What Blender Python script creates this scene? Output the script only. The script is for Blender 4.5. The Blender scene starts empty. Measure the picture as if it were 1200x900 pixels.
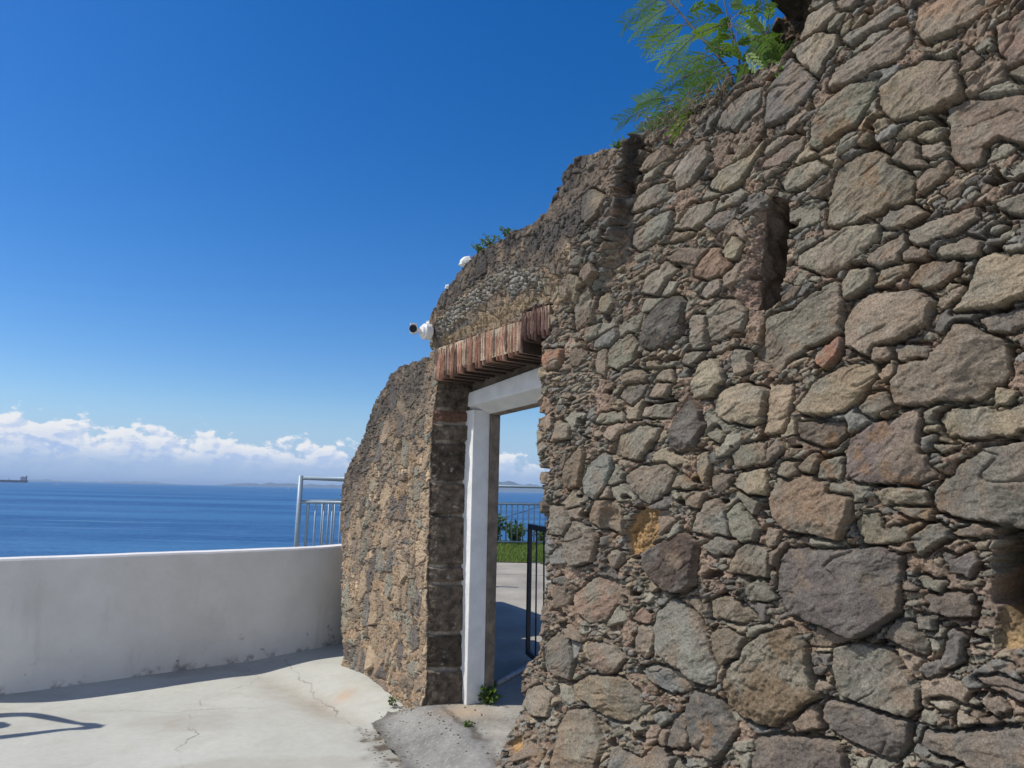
import bpy, bmesh, math, random
import numpy as np
from mathutils import Vector, Matrix

# ------------------------------------------------------------------ camera, sky, sun, exposure
SC = bpy.context.scene
COL = SC.collection
R = math.radians
PITCH, ROLL = R(8.6), R(1.28)
cam_d = bpy.data.cameras.new('camera'); cam = bpy.data.objects.new('camera', cam_d); COL.objects.link(cam)
cam_d.sensor_width = 36.0; cam_d.lens = 832.0/1200*36
cam_d.clip_start = 0.05; cam_d.clip_end = 120000
_f = Vector((0, math.cos(PITCH), math.sin(PITCH))); _r = Vector((1, 0, 0)); _u = _r.cross(_f)
_r2 = math.cos(ROLL)*_r + math.sin(ROLL)*_u; _u2 = -math.sin(ROLL)*_r + math.cos(ROLL)*_u
_m = Matrix.Identity(4)
for i in range(3):
    _m[i][0] = _r2[i]; _m[i][1] = _u2[i]; _m[i][2] = -_f[i]
_m[0][3], _m[1][3], _m[2][3] = 0, 0, 1.6
cam.matrix_world = _m
SC.camera = cam

SUN_TRAVEL = Vector((.80, .06, -1.0)).normalized()       # the way sunlight goes: from the left, high
SUN_EL = math.asin(-SUN_TRAVEL.z)
to_sun = -SUN_TRAVEL
sun_d = bpy.data.lights.new('sun', 'SUN'); sun = bpy.data.objects.new('sun', sun_d); COL.objects.link(sun)
sun_d.energy = 4.6; sun_d.angle = R(0.53); sun_d.color = (1.0, .945, .87)
sun.rotation_euler = SUN_TRAVEL.to_track_quat('-Z', 'Y').to_euler()
sun.location = (-20, 0, 30)

world = bpy.data.worlds.new('World'); SC.world = world; world.use_nodes = True
wn, wlk = world.node_tree.nodes, world.node_tree.links
wn.clear()
SC.view_settings.view_transform = 'Standard'; SC.view_settings.look = 'None'
SC.view_settings.exposure = 0.0; SC.view_settings.gamma = 1.0
SC.view_settings.use_curve_mapping = False

class NT:
    """small helper to write node trees"""
    def __init__(s, tree): s.t = tree; s.n = tree.nodes; s.l = tree.links
    def new(s, typ, **kw):
        n = s.n.new(typ)
        for k, v in kw.items(): setattr(n, k, v)
        return n
    def put(s, sock, v):
        if v is None: return
        if hasattr(v, 'is_output') or isinstance(v, bpy.types.NodeSocket): s.l.new(v, sock)
        elif isinstance(v, (tuple, list)) and len(v) == 3 and sock.type == 'RGBA': sock.default_value = (*v, 1)
        else: sock.default_value = v
    def math(s, op, a, b=None, c=None, clamp=False):
        n = s.new('ShaderNodeMath', operation=op, use_clamp=clamp)
        s.put(n.inputs[0], a); s.put(n.inputs[1], b); s.put(n.inputs[2], c)
        return n.outputs[0]
    def mix(s, fac, a, b, blend='MIX'):
        n = s.new('ShaderNodeMix', data_type='RGBA', blend_type=blend)
        s.put(n.inputs[0], fac); s.put(n.inputs[6], a); s.put(n.inputs[7], b)
        return n.outputs[2]
    def noise(s, vec, scale, detail=4, rough=.55, dim='3D', dist=0.0):
        n = s.new('ShaderNodeTexNoise', noise_dimensions=dim)
        if vec is not None: s.l.new(vec, n.inputs['Vector'])
        n.inputs['Scale'].default_value = scale; n.inputs['Detail'].default_value = detail
        n.inputs['Roughness'].default_value = rough; n.inputs['Distortion'].default_value = dist
        return n.outputs['Fac']
    def smooth(s, v, a, b, lo=0., hi=1.):
        n = s.new('ShaderNodeMapRange', interpolation_type='SMOOTHSTEP')
        s.put(n.inputs[0], v); s.put(n.inputs[1], a); s.put(n.inputs[2], b); s.put(n.inputs[3], lo); s.put(n.inputs[4], hi)
        return n.outputs[0]
    def lin(s, v, a, b, lo=0., hi=1.):
        n = s.new('ShaderNodeMapRange')
        s.put(n.inputs[0], v); s.put(n.inputs[1], a); s.put(n.inputs[2], b); s.put(n.inputs[3], lo); s.put(n.inputs[4], hi)
        return n.outputs[0]
    def comb(s, x, y, z):
        n = s.new('ShaderNodeCombineXYZ'); s.put(n.inputs[0], x); s.put(n.inputs[1], y); s.put(n.inputs[2], z)
        return n.outputs[0]
    def sep(s, v):
        n = s.new('ShaderNodeSeparateXYZ'); s.l.new(v, n.inputs[0]); return n.outputs
    def bump(s, h, dist, strength=1.0, normal=None):
        n = s.new('ShaderNodeBump'); s.put(n.inputs['Height'], h)
        n.inputs['Distance'].default_value = dist; n.inputs['Strength'].default_value = strength
        if normal is not None: s.l.new(normal, n.inputs['Normal'])
        return n.outputs[0]

# sky: Nishita plus a bank of cumulus low over the horizon (a function of direction only)
g = NT(world.node_tree)
sky = g.new('ShaderNodeTexSky', sky_type='NISHITA', sun_disc=False)
sky.sun_elevation = SUN_EL
sky.sun_rotation = math.atan2(to_sun.x, to_sun.y)
sky.altitude = 0; sky.air_density = 1.0; sky.dust_density = 0.35; sky.ozone_density = 4.0
tc = g.new('ShaderNodeTexCoord')
dx, dy, dz = g.sep(tc.outputs['Generated'])
az = g.math('MULTIPLY', g.math('ARCTAN2', dx, dy), 57.2958)
el = g.math('MULTIPLY', g.math('ARCSINE', dz), 57.2958)
hs = g.new('ShaderNodeHueSaturation'); hs.inputs['Hue'].default_value = .509; hs.inputs['Saturation'].default_value = 1.38; hs.inputs['Value'].default_value = 1.12
g.l.new(sky.outputs[0], hs.inputs['Color'])
def cloud_field(eoff, aoff):
    e2 = g.math('ADD', el, eoff); a2 = g.math('ADD', az, aoff)
    v = g.comb(g.math('MULTIPLY', a2, .55), g.math('MULTIPLY', e2, .85), 3.7)
    big = g.noise(v, .75, 2, .5)
    fine = g.noise(v, 1.7, 10, .63, dist=.0)
    top = g.math('ADD', g.lin(az, -40, -8, 5.0, 2.7), g.math('MULTIPLY', g.math('SUBTRACT', big, .5), 5.5))
    top = g.math('ADD', top, g.smooth(g.math('ABSOLUTE', az), 62., 125., 0., 34.))      # unseen taller cloud added behind the viewer as neutral fill light
    d = g.math('ADD', g.math('SUBTRACT', top, e2), g.math('MULTIPLY', g.math('SUBTRACT', fine, .5), 3.4))
    return d
d0 = cloud_field(0., 0.)
d1 = cloud_field(.30, -.26)
body = g.smooth(d0, -.02, .55)
lowfade = g.smooth(el, .9, 2.5, .18, 1.)
hfade = g.smooth(el, -.4, .4)
alpha = g.math('MULTIPLY', g.math('MULTIPLY', body, lowfade), hfade)
relief = g.math('SUBTRACT', d0, d1)
lit = g.smooth(relief, -.35, .75)
deep = g.smooth(d0, .3, 3.0, 1.0, .15)
litv = g.math('MULTIPLY', g.math('ADD', g.math('MULTIPLY', lit, .65), g.math('MULTIPLY', deep, .45)), g.smooth(el, .8, 3.2, .55, 1.), clamp=True)
CB = 7.4
ccol = g.mix(litv, (.45*CB, .63*CB, .98*CB), (.98*CB*1.05, 1.0*CB*1.05, 1.03*CB*1.05))
skyh = g.mix(g.math('MULTIPLY', g.smooth(el, 7.5, .2), .85), hs.outputs['Color'], (.36*CB, .56*CB, .94*CB))
skyc = g.mix(alpha, skyh, ccol)
bg = g.new('ShaderNodeBackground'); g.l.new(skyc, bg.inputs['Color']); bg.inputs['Strength'].default_value = 0.115
wo = g.new('ShaderNodeOutputWorld'); g.l.new(bg.outputs[0], wo.inputs['Surface'])

# ------------------------------------------------------------------ helpers
rng = np.random.default_rng(7); random.seed(7)
O2 = np.array([0.08, 4.24]); _a = math.atan2(-.834, .55)
U2 = np.array([math.cos(_a), math.sin(_a)]); W2 = np.array([-U2[1], U2[0]])
def wp(t, w, z):                     # wall coordinates: t along the wall, w into it, z up
    return Vector((O2[0]+t*U2[0]+w*W2[0], O2[1]+t*U2[1]+w*W2[1], z))
UV = Vector((U2[0], U2[1], 0)); WV = Vector((W2[0], W2[1], 0)); ZV = Vector((0, 0, 1))

def sstep(a, b, x):
    k = np.clip((x-a)/(b-a), 0, 1); return k*k*(3-2*k)
def _hash(ix, iy, seed):
    h = (ix.astype(np.int64)*374761393 + iy.astype(np.int64)*668265263 + seed*1442695041) & 0xffffffff
    h = ((h ^ (h >> 13))*1274126177) & 0xffffffff
    h = ((h ^ (h >> 16))*2246822519) & 0xffffffff
    h = h ^ (h >> 15)
    return (h & 0xffffff).astype(np.float64)/float(0x1000000)
def gnoise(x, y, seed=0):            # gradient noise about -0.7 .. 0.7
    ix, iy = np.floor(x), np.floor(y); fx, fy = x-ix, y-iy
    u = fx*fx*fx*(fx*(fx*6-15)+10); v = fy*fy*fy*(fy*(fy*6-15)+10)
    def gr(ox, oy):
        a = _hash(ix+ox, iy+oy, seed)*6.2831853
        return np.cos(a)*(fx-ox)+np.sin(a)*(fy-oy)
    n0 = gr(0, 0)*(1-u)+gr(1, 0)*u; n1 = gr(0, 1)*(1-u)+gr(1, 1)*u
    return n0*(1-v)+n1*v
def fbm(x, y, f, octv=4, seed=0, gain=.5):
    s = 0; a = 1
    for k in range(octv):
        s = s + a*gnoise(x*f+17.3*k, y*f-9.1*k, seed+k); f *= 2.03; a *= gain
    return s
def voronoi(x, y, sx, sy, rot=0., seed=0, jit=.85):
    """distance in metres to the cell's border, a cell key and the offset from the cell's point"""
    c, s = math.cos(rot), math.sin(rot)
    X = (x*c+y*s)/sx; Y = (-x*s+y*c)/sy
    ix, iy = np.floor(X), np.floor(Y)
    best = np.full(X.shape, 1e9); bx = np.zeros_like(X); by = np.zeros_like(X); ki = np.zeros_like(X); kj = np.zeros_like(X)
    pts = []
    for oi in (-1, 0, 1):
        for oj in (-1, 0, 1):
            ci, cj = ix+oi, iy+oj
            px = ci+.5+jit*(_hash(ci, cj, seed)-.5); py = cj+.5+jit*(_hash(ci, cj, seed+91)-.5)
            pts.append((px, py))
            d = (X-px)**2+(Y-py)**2
            m = d < best
            best = np.where(m, d, best); bx = np.where(m, px, bx); by = np.where(m, py, by)
            ki = np.where(m, ci, ki); kj = np.where(m, cj, kj)
    edge = np.full(X.shape, 1e9)
    for px, py in pts:
        dx_, dy_ = (px-bx), (py-by)
        L = np.hypot(dx_, dy_)
        mid = ((bx+px)/2-X)*dx_+((by+py)/2-Y)*dy_
        e = np.where(L > 1e-6, mid/np.maximum(L, 1e-6), 1e9)
        # back to metres: the border's normal scaled by the cell's size
        nx, ny = dx_/np.maximum(L, 1e-6), dy_/np.maximum(L, 1e-6)
        e = e/np.hypot(nx/sx, ny/sy)
        edge = np.minimum(edge, np.where(L > 1e-6, e, 1e9))
    ox = (X-bx)*sx; oy = (Y-by)*sy
    return edge, ki, kj, ox*c-oy*s, ox*s+oy*c
def in_poly(x, y, P):
    ins = np.zeros(x.shape, bool); n = len(P)
    for i in range(n):
        x0, y0 = P[i]; x1, y1 = P[(i+1) % n]
        if y0 == y1: continue
        c = ((y0 > y) != (y1 > y)) & (x < (x1-x0)*(y-y0)/(y1-y0)+x0)
        ins ^= c
    return ins
def seg_dist(x, y, P, closed=True):
    d = np.full(x.shape, 1e9); n = len(P)
    for i in range(n if closed else n-1):
        x0, y0 = P[i]; x1, y1 = P[(i+1) % n]
        vx, vy = x1-x0, y1-y0
        k = np.clip(((x-x0)*vx+(y-y0)*vy)/max(vx*vx+vy*vy, 1e-12), 0, 1)
        d = np.minimum(d, np.hypot(x-x0-k*vx, y-y0-k*vy))
    return d

def tag(o, label=None, cat=None, group=None, kind=None):
    if label: o['label'] = label
    if cat: o['category'] = cat
    if group: o['group'] = group
    if kind: o['kind'] = kind
    return o
def empty(name, loc, label, cat, group=None, rz=0):
    o = bpy.data.objects.new(name, None); COL.objects.link(o)
    o.location = loc; o.rotation_euler = (0, 0, rz); o.empty_display_size = .2
    return tag(o, label, cat, group)
def link(name, me, mat, parent=None, smooth=False):
    o = bpy.data.objects.new(name, me); COL.objects.link(o)
    if mat is not None:
        for m_ in (mat if isinstance(mat, (list, tuple)) else [mat]): me.materials.append(m_)
    if parent is not None:
        o.parent = parent
        loc = Matrix.Translation(parent.location) @ parent.rotation_euler.to_matrix().to_4x4()
        o.matrix_parent_inverse = loc.inverted()
    if smooth: me.shade_smooth()
    return o
def np_mesh(name, V, F, col=None):
    me = bpy.data.meshes.new(name)
    V = np.asarray(V, np.float32); F = np.asarray(F, np.int32); k = F.shape[1]
    me.vertices.add(len(V)); me.vertices.foreach_set('co', V.ravel())
    me.loops.add(F.size); me.loops.foreach_set('vertex_index', F.ravel())
    me.polygons.add(len(F)); me.polygons.foreach_set('loop_start', np.arange(0, F.size, k, dtype=np.int32))
    me.update(calc_edges=True)
    if col is not None:
        a = me.color_attributes.new('Tint', 'FLOAT_COLOR', 'POINT')
        c4 = np.ones((len(V), 4), np.float32); c4[:, :3] = col
        a.data.foreach_set('color', c4.ravel())
    me.validate()
    return me
class MB:
    """collects simple solids into one mesh"""
    def __init__(s): s.bm = bmesh.new()
    def box(s, c, sx, sy, sz, ax=None, bevel=0.0, jit=0.0):
        X, Y, Z = ax if ax else (Vector((1, 0, 0)), Vector((0, 1, 0)), ZV)
        vs = []
        for k in (-1, 1):
            for j in (-1, 1):
                for i in (-1, 1):
                    p = Vector(c)+X*(i*sx/2)+Y*(j*sy/2)+Z*(k*sz/2)
                    if jit: p += Vector([random.uniform(-jit, jit) for _ in range(3)])
                    vs.append(s.bm.verts.new(p))
        return s.hexa(vs, bevel)
    def hexa(s, vs, bevel=0.0):
        if not isinstance(vs[0], bmesh.types.BMVert): vs = [s.bm.verts.new(v) for v in vs]
        fs = [s.bm.faces.new([vs[i] for i in q]) for q in ((0, 2, 3, 1), (4, 5, 7, 6), (0, 1, 5, 4), (2, 6, 7, 3), (0, 4, 6, 2), (1, 3, 7, 5))]
        if bevel:
            es = {e for f in fs for e in f.edges}
            bmesh.ops.bevel(s.bm, geom=list(es), offset=bevel, segments=2, affect='EDGES', profile=.5)
        return s
    def tube(s, pts, rad, n=8, caps=True):
        pts = [Vector(p) for p in pts]; m = len(pts)
        rads = rad if isinstance(rad, (list, tuple)) else [rad]*m
        prev = None; rings = []
        for i, p in enumerate(pts):
            d = (pts[min(i+1, m-1)]-pts[max(i-1, 0)]).normalized()
            a = d.orthogonal().normalized() if prev is None else (prev-d*prev.dot(d)).normalized()
            prev = a; b = d.cross(a)
            rings.append([s.bm.verts.new(p+rads[i]*(math.cos(6.28318*k/n)*a+math.sin(6.28318*k/n)*b)) for k in range(n)])
        for i in range(m-1):
            for k in range(n):
                s.bm.faces.new((rings[i][k], rings[i][(k+1) % n], rings[i+1][(k+1) % n], rings[i+1][k]))
        if caps:
            s.bm.faces.new(rings[0][::-1]); s.bm.faces.new(rings[-1])
        return s
    def lump(s, c, r, sx=1, sy=1, sz=1, sub=2, amp=.15, seed=0):
        rr = random.Random(seed)
        off = Vector((rr.uniform(-50, 50), rr.uniform(-50, 50), rr.uniform(-50, 50)))
        from mathutils import noise as mn
        geo = bmesh.ops.create_icosphere(s.bm, subdivisions=sub, radius=1.0)
        for v in geo['verts']:
            k = 1+amp*mn.noise(v.co*1.6+off)+amp*.5*mn.noise(v.co*4+off)
            v.co = Vector((v.co.x*sx*k*r, v.co.y*sy*k*r, v.co.z*sz*k*r))+Vector(c)
        return s
    def build(s, name, mat, parent=None, smooth=False):
        bmesh.ops.recalc_face_normals(s.bm, faces=s.bm.faces)
        me = bpy.data.meshes.new(name); s.bm.to_mesh(me); s.bm.free()
        return link(name, me, mat, parent, smooth)

# ------------------------------------------------------------------ materials
def material(name):
    m = bpy.data.materials.new(name); m.use_nodes = True
    t = NT(m.node_tree); b = m.node_tree.nodes['Principled BSDF']
    return m, t, b
def obj_coord(t): return t.new('ShaderNodeTexCoord').outputs['Object']
def plain(name, col, rough=.6, metal=0., var=.12, scale=30, bump=0.0, bscale=120):
    m, t, b = material(name); c = obj_coord(t)
    n = t.noise(c, scale, 6, .6)
    lo = tuple(x*(1-var) for x in col); hi = tuple(min(1, x*(1+var)) for x in col)
    t.put(b.inputs['Base Color'], t.mix(t.smooth(n, .3, .7), lo, hi))
    b.inputs['Roughness'].default_value = rough; b.inputs['Metallic'].default_value = metal
    b.inputs['Specular IOR Level'].default_value = .35
    if bump: t.l.new(t.bump(t.noise(c, bscale, 5, .65), bump), b.inputs['Normal'])
    return m
def tinted(name, var=.30, sc1=60, sc2=170, b1=.004, b2=.0035, rough=.92, speck=.12, gk=1.5):
    """vertex tint carries the stone's own colour, noise the grain and lichen"""
    m, t, b = material(name); c = obj_coord(t)
    a = t.new('ShaderNodeVertexColor', layer_name='Tint').outputs['Color']
    n1 = t.noise(c, sc1, 7, .68); n2 = t.noise(c, sc2, 6, .72); n3 = t.noise(c, sc1*.33, 6, .6)
    k = t.math('MULTIPLY', t.lin(n1, .25, .75, 1-var, 1+var), t.lin(n2, .28, .72, 1-var*gk, 1+var*gk))
    col = t.mix(1.0, a, t.comb(k, k, k), 'MULTIPLY')
    col = t.mix(t.math('MULTIPLY', t.smooth(n3, .56, .74), speck*2), col, (.36, .34, .27))
    col = t.mix(t.math('MULTIPLY', t.smooth(n1, .60, .74), speck), col, (.05, .046, .04))
    t.put(b.inputs['Base Color'], col)
    b.inputs['Roughness'].default_value = rough; b.inputs['Specular IOR Level'].default_value = .2
    h = t.bump(n1, b1); t.l.new(t.bump(n2, b2, normal=h), b.inputs['Normal'])
    return m
M = {}
M['masonry'] = tinted('rubble_stone', var=.34, gk=1.7)
M['brick'] = tinted('old_brick', var=.30, speck=.10)
M['ground'] = tinted('painted_concrete', var=.06, sc1=14, sc2=180, b1=.002, b2=.0008, speck=.0, gk=1.2)
M['rough_conc'] = tinted('rough_concrete', var=.20, sc1=45, sc2=240, b1=.004, b2=.002, speck=.05)
M['white_frame'] = plain('white_frame_paint', (.70, .70, .68), .6, var=.09, scale=7, bump=.003, bscale=45)
M['plaster_brown'] = plain('bare_brown_plaster', (.19, .155, .12), .9, var=.3, scale=14, bump=.006)
M['rail_metal'] = plain('galvanised_rail', (.27, .345, .40), .45, .1, var=.08)
M['gate_metal'] = plain('dark_gate_metal', (.06, .062, .07), .5, .3, var=.2)
M['gray_metal'] = plain('dull_grey_metal', (.34, .35, .37), .6, .3, var=.2)
M['cam_white'] = plain('camera_housing', (.80, .80, .79), .35, var=.02)
M['cam_glass'] = plain('camera_glass', (.006, .006, .007), .12, var=.0)
M['plaster_white'] = plain('white_plaster_lump', (.78, .77, .74), .8, var=.06, bump=.006, bscale=50)
def leaf_mat(name, lo, hi, trans=.35):
    m, t, b = material(name); c = obj_coord(t)
    n = t.noise(c, 9, 4, .6)
    col = t.mix(t.smooth(n, .3, .7), lo, hi)
    t.put(b.inputs['Base Color'], col); b.inputs['Roughness'].default_value = .5
    b.inputs['Specular IOR Level'].default_value = .3
    tr = t.new('ShaderNodeBsdfTranslucent'); t.put(tr.inputs['Color'], t.mix(.5, col, (.30, .45, .04)))
    mx = t.new('ShaderNodeMixShader'); mx.inputs[0].default_value = trans
    t.l.new(b.outputs[0], mx.inputs[1]); t.l.new(tr.outputs[0], mx.inputs[2])
    t.l.new(mx.outputs[0], m.node_tree.nodes['Material Output'].inputs['Surface'])
    return m
M['leaf'] = leaf_mat('mimosa_leaf', (.10, .20, .025), (.21, .34, .055), .5)
M['weed'] = leaf_mat('weed_leaf', (.035, .075, .015), (.09, .15, .03))
M['grass'] = leaf_mat('grass_blade', (.10, .16, .035), (.20, .27, .07))
M['shrub'] = leaf_mat('shrub_leaf', (.03, .06, .015), (.08, .14, .03))
M['stem'] = plain('woody_stem', (.09, .07, .05), .8, var=.3)
M['dry'] = plain('dry_stalks', (.20, .16, .11), .9, var=.3)
M['earth'] = plain('headland_earth', (.16, .13, .09), .95, var=.4, scale=.8, bump=.05, bscale=3)

# ------------------------------------------------------------------ the setting: sea, headland, far hills
SEA_Z = -14.0
def sea_material():
    m, t, b = material('sea_water')
    c = t.new('ShaderNodeNewGeometry').outputs['Position']
    x, y, z = t.sep(c)
    band = t.noise(t.comb(t.math('MULTIPLY', x, .0012), t.math('MULTIPLY', y, .010), 0.), 1.0, 5, .55)
    streak = t.noise(t.comb(t.math('MULTIPLY', x, .004), t.math('MULTIPLY', y, .05), 4.), 1.0, 3, .5)
    chop = t.noise(t.comb(t.math('MULTIPLY', x, .35), t.math('MULTIPLY', y, .55), 0.), 1.0, 6, .62)
    col = t.mix(t.smooth(band, .36, .62), (.012, .066, .19), (.046, .150, .30))
    col = t.mix(t.math('MULTIPLY', t.smooth(streak, .58, .68), .55), col, (.12, .26, .40))
    fine = t.noise(t.comb(t.math('MULTIPLY', x, .05), t.math('MULTIPLY', y, .22), 9.), 1.0, 6, .65)
    col = t.mix(t.math('MULTIPLY', t.smooth(chop, .42, .68), .55), col, (.06, .17, .33))
    col = t.mix(t.math('MULTIPLY', t.smooth(fine, .50, .68), .5), col, (.075, .19, .34))
    col = t.mix(t.math('MULTIPLY', t.smooth(fine, .46, .32), .5), col, (.010, .055, .16))
    t.put(b.inputs['Base Color'], col)
    b.inputs['Roughness'].default_value = .42; b.inputs['IOR'].default_value = 1.33
    b.inputs['Specular IOR Level'].default_value = .22
    t.l.new(t.bump(chop, .9, .8), b.inputs['Normal'])
    return m
def plane_sheet(name, x0, x1, y0, y1, z, mat):
    me = bpy.data.meshes.new(name)
    me.from_pydata([(x0, y0, z), (x1, y0, z), (x1, y1, z), (x0, y1, z)], [], [(0, 1, 2, 3)])
    return tag(link(name, me, mat), kind='structure')
plane_sheet('sea', -50000, 50000, -20000, 60000, SEA_Z, sea_material())

def hills(name, az0, az1, dist, hmax, seed, mat, depth=1500):
    n = 160; V = []; F = []
    for i in range(n+1):
        k = i/n; a = R(az0+(az1-az0)*k)
        env = min(1, k*5)*min(1, (1-k)*4)
        hgt = hmax*env*(.45+.75*abs(float(fbm(np.array([k*9.]), np.array([seed*1.7]), 1., 5, seed)[0]))+.25*math.sin(k*7+seed))
        for d, z in ((dist, SEA_Z-2), (dist+depth*.35, SEA_Z+max(2, hgt*.65)), (dist+depth*.6, SEA_Z+max(3, hgt)), (dist+depth, SEA_Z-2)):
            V.append((d*math.sin(a), d*math.cos(a), z))
    for i in range(n):
        for j in range(3): F.append((i*4+j, i*4+4+j, i*4+5+j, i*4+1+j))
    return tag(link(name, np_mesh(name, V, F), mat, smooth=True), kind='structure')
M['hill'] = plain('wooded_hills', (.045, .06, .05), .95, var=.5, scale=.004)
hills('hills', -22.6, 8.0, 22000, 350, 3, M['hill'])
hills('hills', -35.0, -24.5, 30000, 95, 8, M['hill'])

# the headland the fort stands on: one sheet of earth that falls to the water behind the railing
def headland():
    xs = np.linspace(-60, 60, 121); ys = np.linspace(-50, 40, 181)
    X, Y = np.meshgrid(xs, ys, indexing='ij')
    edge = np.where(X < -1.5, np.interp(X, [-60, -8, -3.79, -1.9, -1.5], [4.0, 5.2, 5.6, 7.6, 9.6]), 15.6)
    edge = np.where((X > -3.4) & (X <= -1.0), np.interp(X, [-3.4, -2.9, -1.0], [6.0, 9.9, 14.5]), edge)
    edge = np.where((X > -1.0), np.interp(X, [-1.0, 0.5, 60], [15.4, 15.6, 18]), edge)
    fall = np.clip(Y-edge+.6, 0, None)
    Z = -.35-np.clip(fall*1.9, 0, 18)+.25*fbm(X, Y, .3, 4, 5)*np.clip(fall, 0, 3)
    V = np.stack([X, Y, Z], -1).reshape(-1, 3); n = len(ys)
    i, j = np.meshgrid(np.arange(len(xs)-1), np.arange(n-1), indexing='ij'); b = (i*n+j).ravel()
    return tag(link('headland', np_mesh('headland', V, np.stack([b, b+n, b+n+1, b+1], -1)), M['earth'], smooth=True), kind='structure')
headland()

def height_grid(name, mat, *patches):
    """one ground sheet from patches (xs, ys, z function, colour function, keep function)"""
    VS, FS, CS, base = [], [], [], 0
    for xs, ys, fz, fcol, keep in patches:
        X, Y = np.meshgrid(xs, ys, indexing='ij')
        C = fcol(X, Y)
        VS.append(np.stack([X, Y, fz(X, Y)], -1).reshape(-1, 3)); CS.append(C.reshape(-1, 3)); n = len(ys)
        i, j = np.meshgrid(np.arange(len(xs)-1), np.arange(n-1), indexing='ij'); b = (i*n+j).ravel()
        F = np.stack([b, b+n, b+n+1, b+1], -1)
        if keep is not None:
            F = F[keep(X[:-1, :-1]+(xs[1]-xs[0])/2, Y[:-1, :-1]+(ys[1]-ys[0])/2).ravel()]
        FS.append(F+base); base += X.size
    return tag(link(name, np_mesh(name, np.concatenate(VS), np.concatenate(FS), np.concatenate(CS)), mat, smooth=True), kind='structure')
def to_tw(X, Y):
    a, b = X-O2[0], Y-O2[1]
    return a*U2[0]+b*U2[1], a*W2[0]+b*W2[1]

# edge of the rough slab in front of the doorway, and its joint
SLAB_EDGE = [(-.74, 5.60), (-.80, 5.40), (-.90, 5.08), (-.80, 4.85), (-.66, 4.55), (-.52, 4.25), (-.42, 3.9), (-.30, 3.4), (-.1, 2.6)]
SLAB_POLY = SLAB_EDGE+[(1.2, 1.2), (4.0, -1.5), (5.5, -1.0), (.95, 5.0), (.2, 6.0), (-.30, 5.75)]
def slab_z(X, Y):
    e = seg_dist(X, Y, SLAB_EDGE, closed=False)
    return .03+.105*sstep(0, .38, e)+.004*fbm(X, Y, 3, 3, 12)+.003*fbm(X, Y, 22, 3, 13)
FILLET = [(-2.2, 7.6), (-1.35, 6.75), (-.74, 5.60)]
def terrace_z(X, Y):
    t, w = to_tw(X, Y)
    wid = np.interp(t, [-3.2, -2.6, -1.5, -1.2], [.62, .58, .42, .2])
    amp = np.interp(t, [-3.6, -3.0, -2.6, -2.2, -1.5, -1.1], [.02, .04, .075, .09, .06, .0])
    f = amp*(1-sstep(0, 1, np.clip(-w, 0, None)/wid))
    valley = .03*np.exp(-(((-w-wid*1.05)/.16)**2))*np.clip(amp*8, 0, 1)
    return f-valley+.004*fbm(X, Y, 1.3, 3, 31)
CRACKS = [[(-2.95, 5.30), (-2.3, 5.36), (-1.9, 5.45), (-1.45, 5.62), (-1.28, 5.62)],
          [(-2.02, 6.86), (-1.85, 6.45), (-1.62, 6.1), (-1.42, 5.75), (-1.28, 5.55), (-1.06, 5.2), (-.92, 4.95)],
          [(-2.3, 6.62), (-2.12, 6.36), (-2.10, 6.1), (-2.22, 5.72), (-2.24, 5.48)],
          [(-2.05, 5.05), (-2.0, 4.85), (-1.98, 4.6), (-1.8, 4.3)], [(-2.2, 5.3), (-2.12, 5.1), (-2.05, 4.98)]]
def terrace_col(X, Y):
    grain = .05*fbm(X, Y, 30, 3, 47)
    wx = X+.03*fbm(X, Y, 5, 3, 41); wy = Y+.03*fbm(X, Y, 5, 3, 44)
    C = np.empty(X.shape+(3,)); C[:] = (.445, .445, .39)
    m = fbm(X, Y, .9, 5, 51)
    C *= (1+.13*np.clip(m, -1, 1)+grain)[..., None]
    stain = sstep(.05, .5, fbm(X, Y*1.6, .9, 6, 61))*.34+sstep(.1, .45, fbm(X*1.2, Y, 3.2, 5, 63))*.14
    C = C*(1-stain[..., None])+np.array((.30, .27, .21))*stain[..., None]
    t, w = to_tw(X, Y)
    wid = np.interp(t, [-3.2, -2.6, -1.5, -1.2], [.62, .58, .42, .2])
    val = np.exp(-(((-w-wid*1.02)/.13)**2))*sstep(-3.2, -2.6, t)*sstep(-1.2, -1.7, t)*(.55+.5*fbm(X, Y, 4, 4, 71))
    val = np.clip(val*.6, 0, .6)[..., None]
    C = C*(1-val)+np.array((.25, .19, .13))*val
    rust = np.exp(-(((wx+1.23)/.09)**2+((wy-5.72)/.11)**2))[..., None]*.38
    C = C*(1-rust)+np.array((.45, .24, .10))*rust
    e = seg_dist(wx, wy, SLAB_EDGE, closed=False)
    dirt = np.clip(sstep(.20, .0, e-.09*fbm(X, Y, 6, 4, 81))*(.35+1.6*np.clip(fbm(X, Y, 9, 4, 83)+.15, 0, 1))*sstep(5.25, 4.8, Y), 0, .9)[..., None]
    C = C*(1-dirt)+np.array((.085, .065, .045))*dirt
    for k, P in enumerate(CRACKS):
        ww = .005 if k else .004
        cr = (sstep(ww*1.6, ww*.3, seg_dist(X+.07*fbm(X, Y, 4, 4, 93), Y+.07*fbm(X, Y, 4, 4, 97), P, closed=False))*np.clip(.40+.8*fbm(X, Y, 3, 2, 90+k), .08, .8))[..., None]
        C = C*(1-cr)+np.array((.10, .09, .07))*cr
    return np.clip(C, .02, .8)
flat_col = lambda X, Y: np.broadcast_to(np.array((.44, .44, .385)), X.shape+(3,)).copy()
low_z = lambda X, Y: terrace_z(X, Y)-.003
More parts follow.
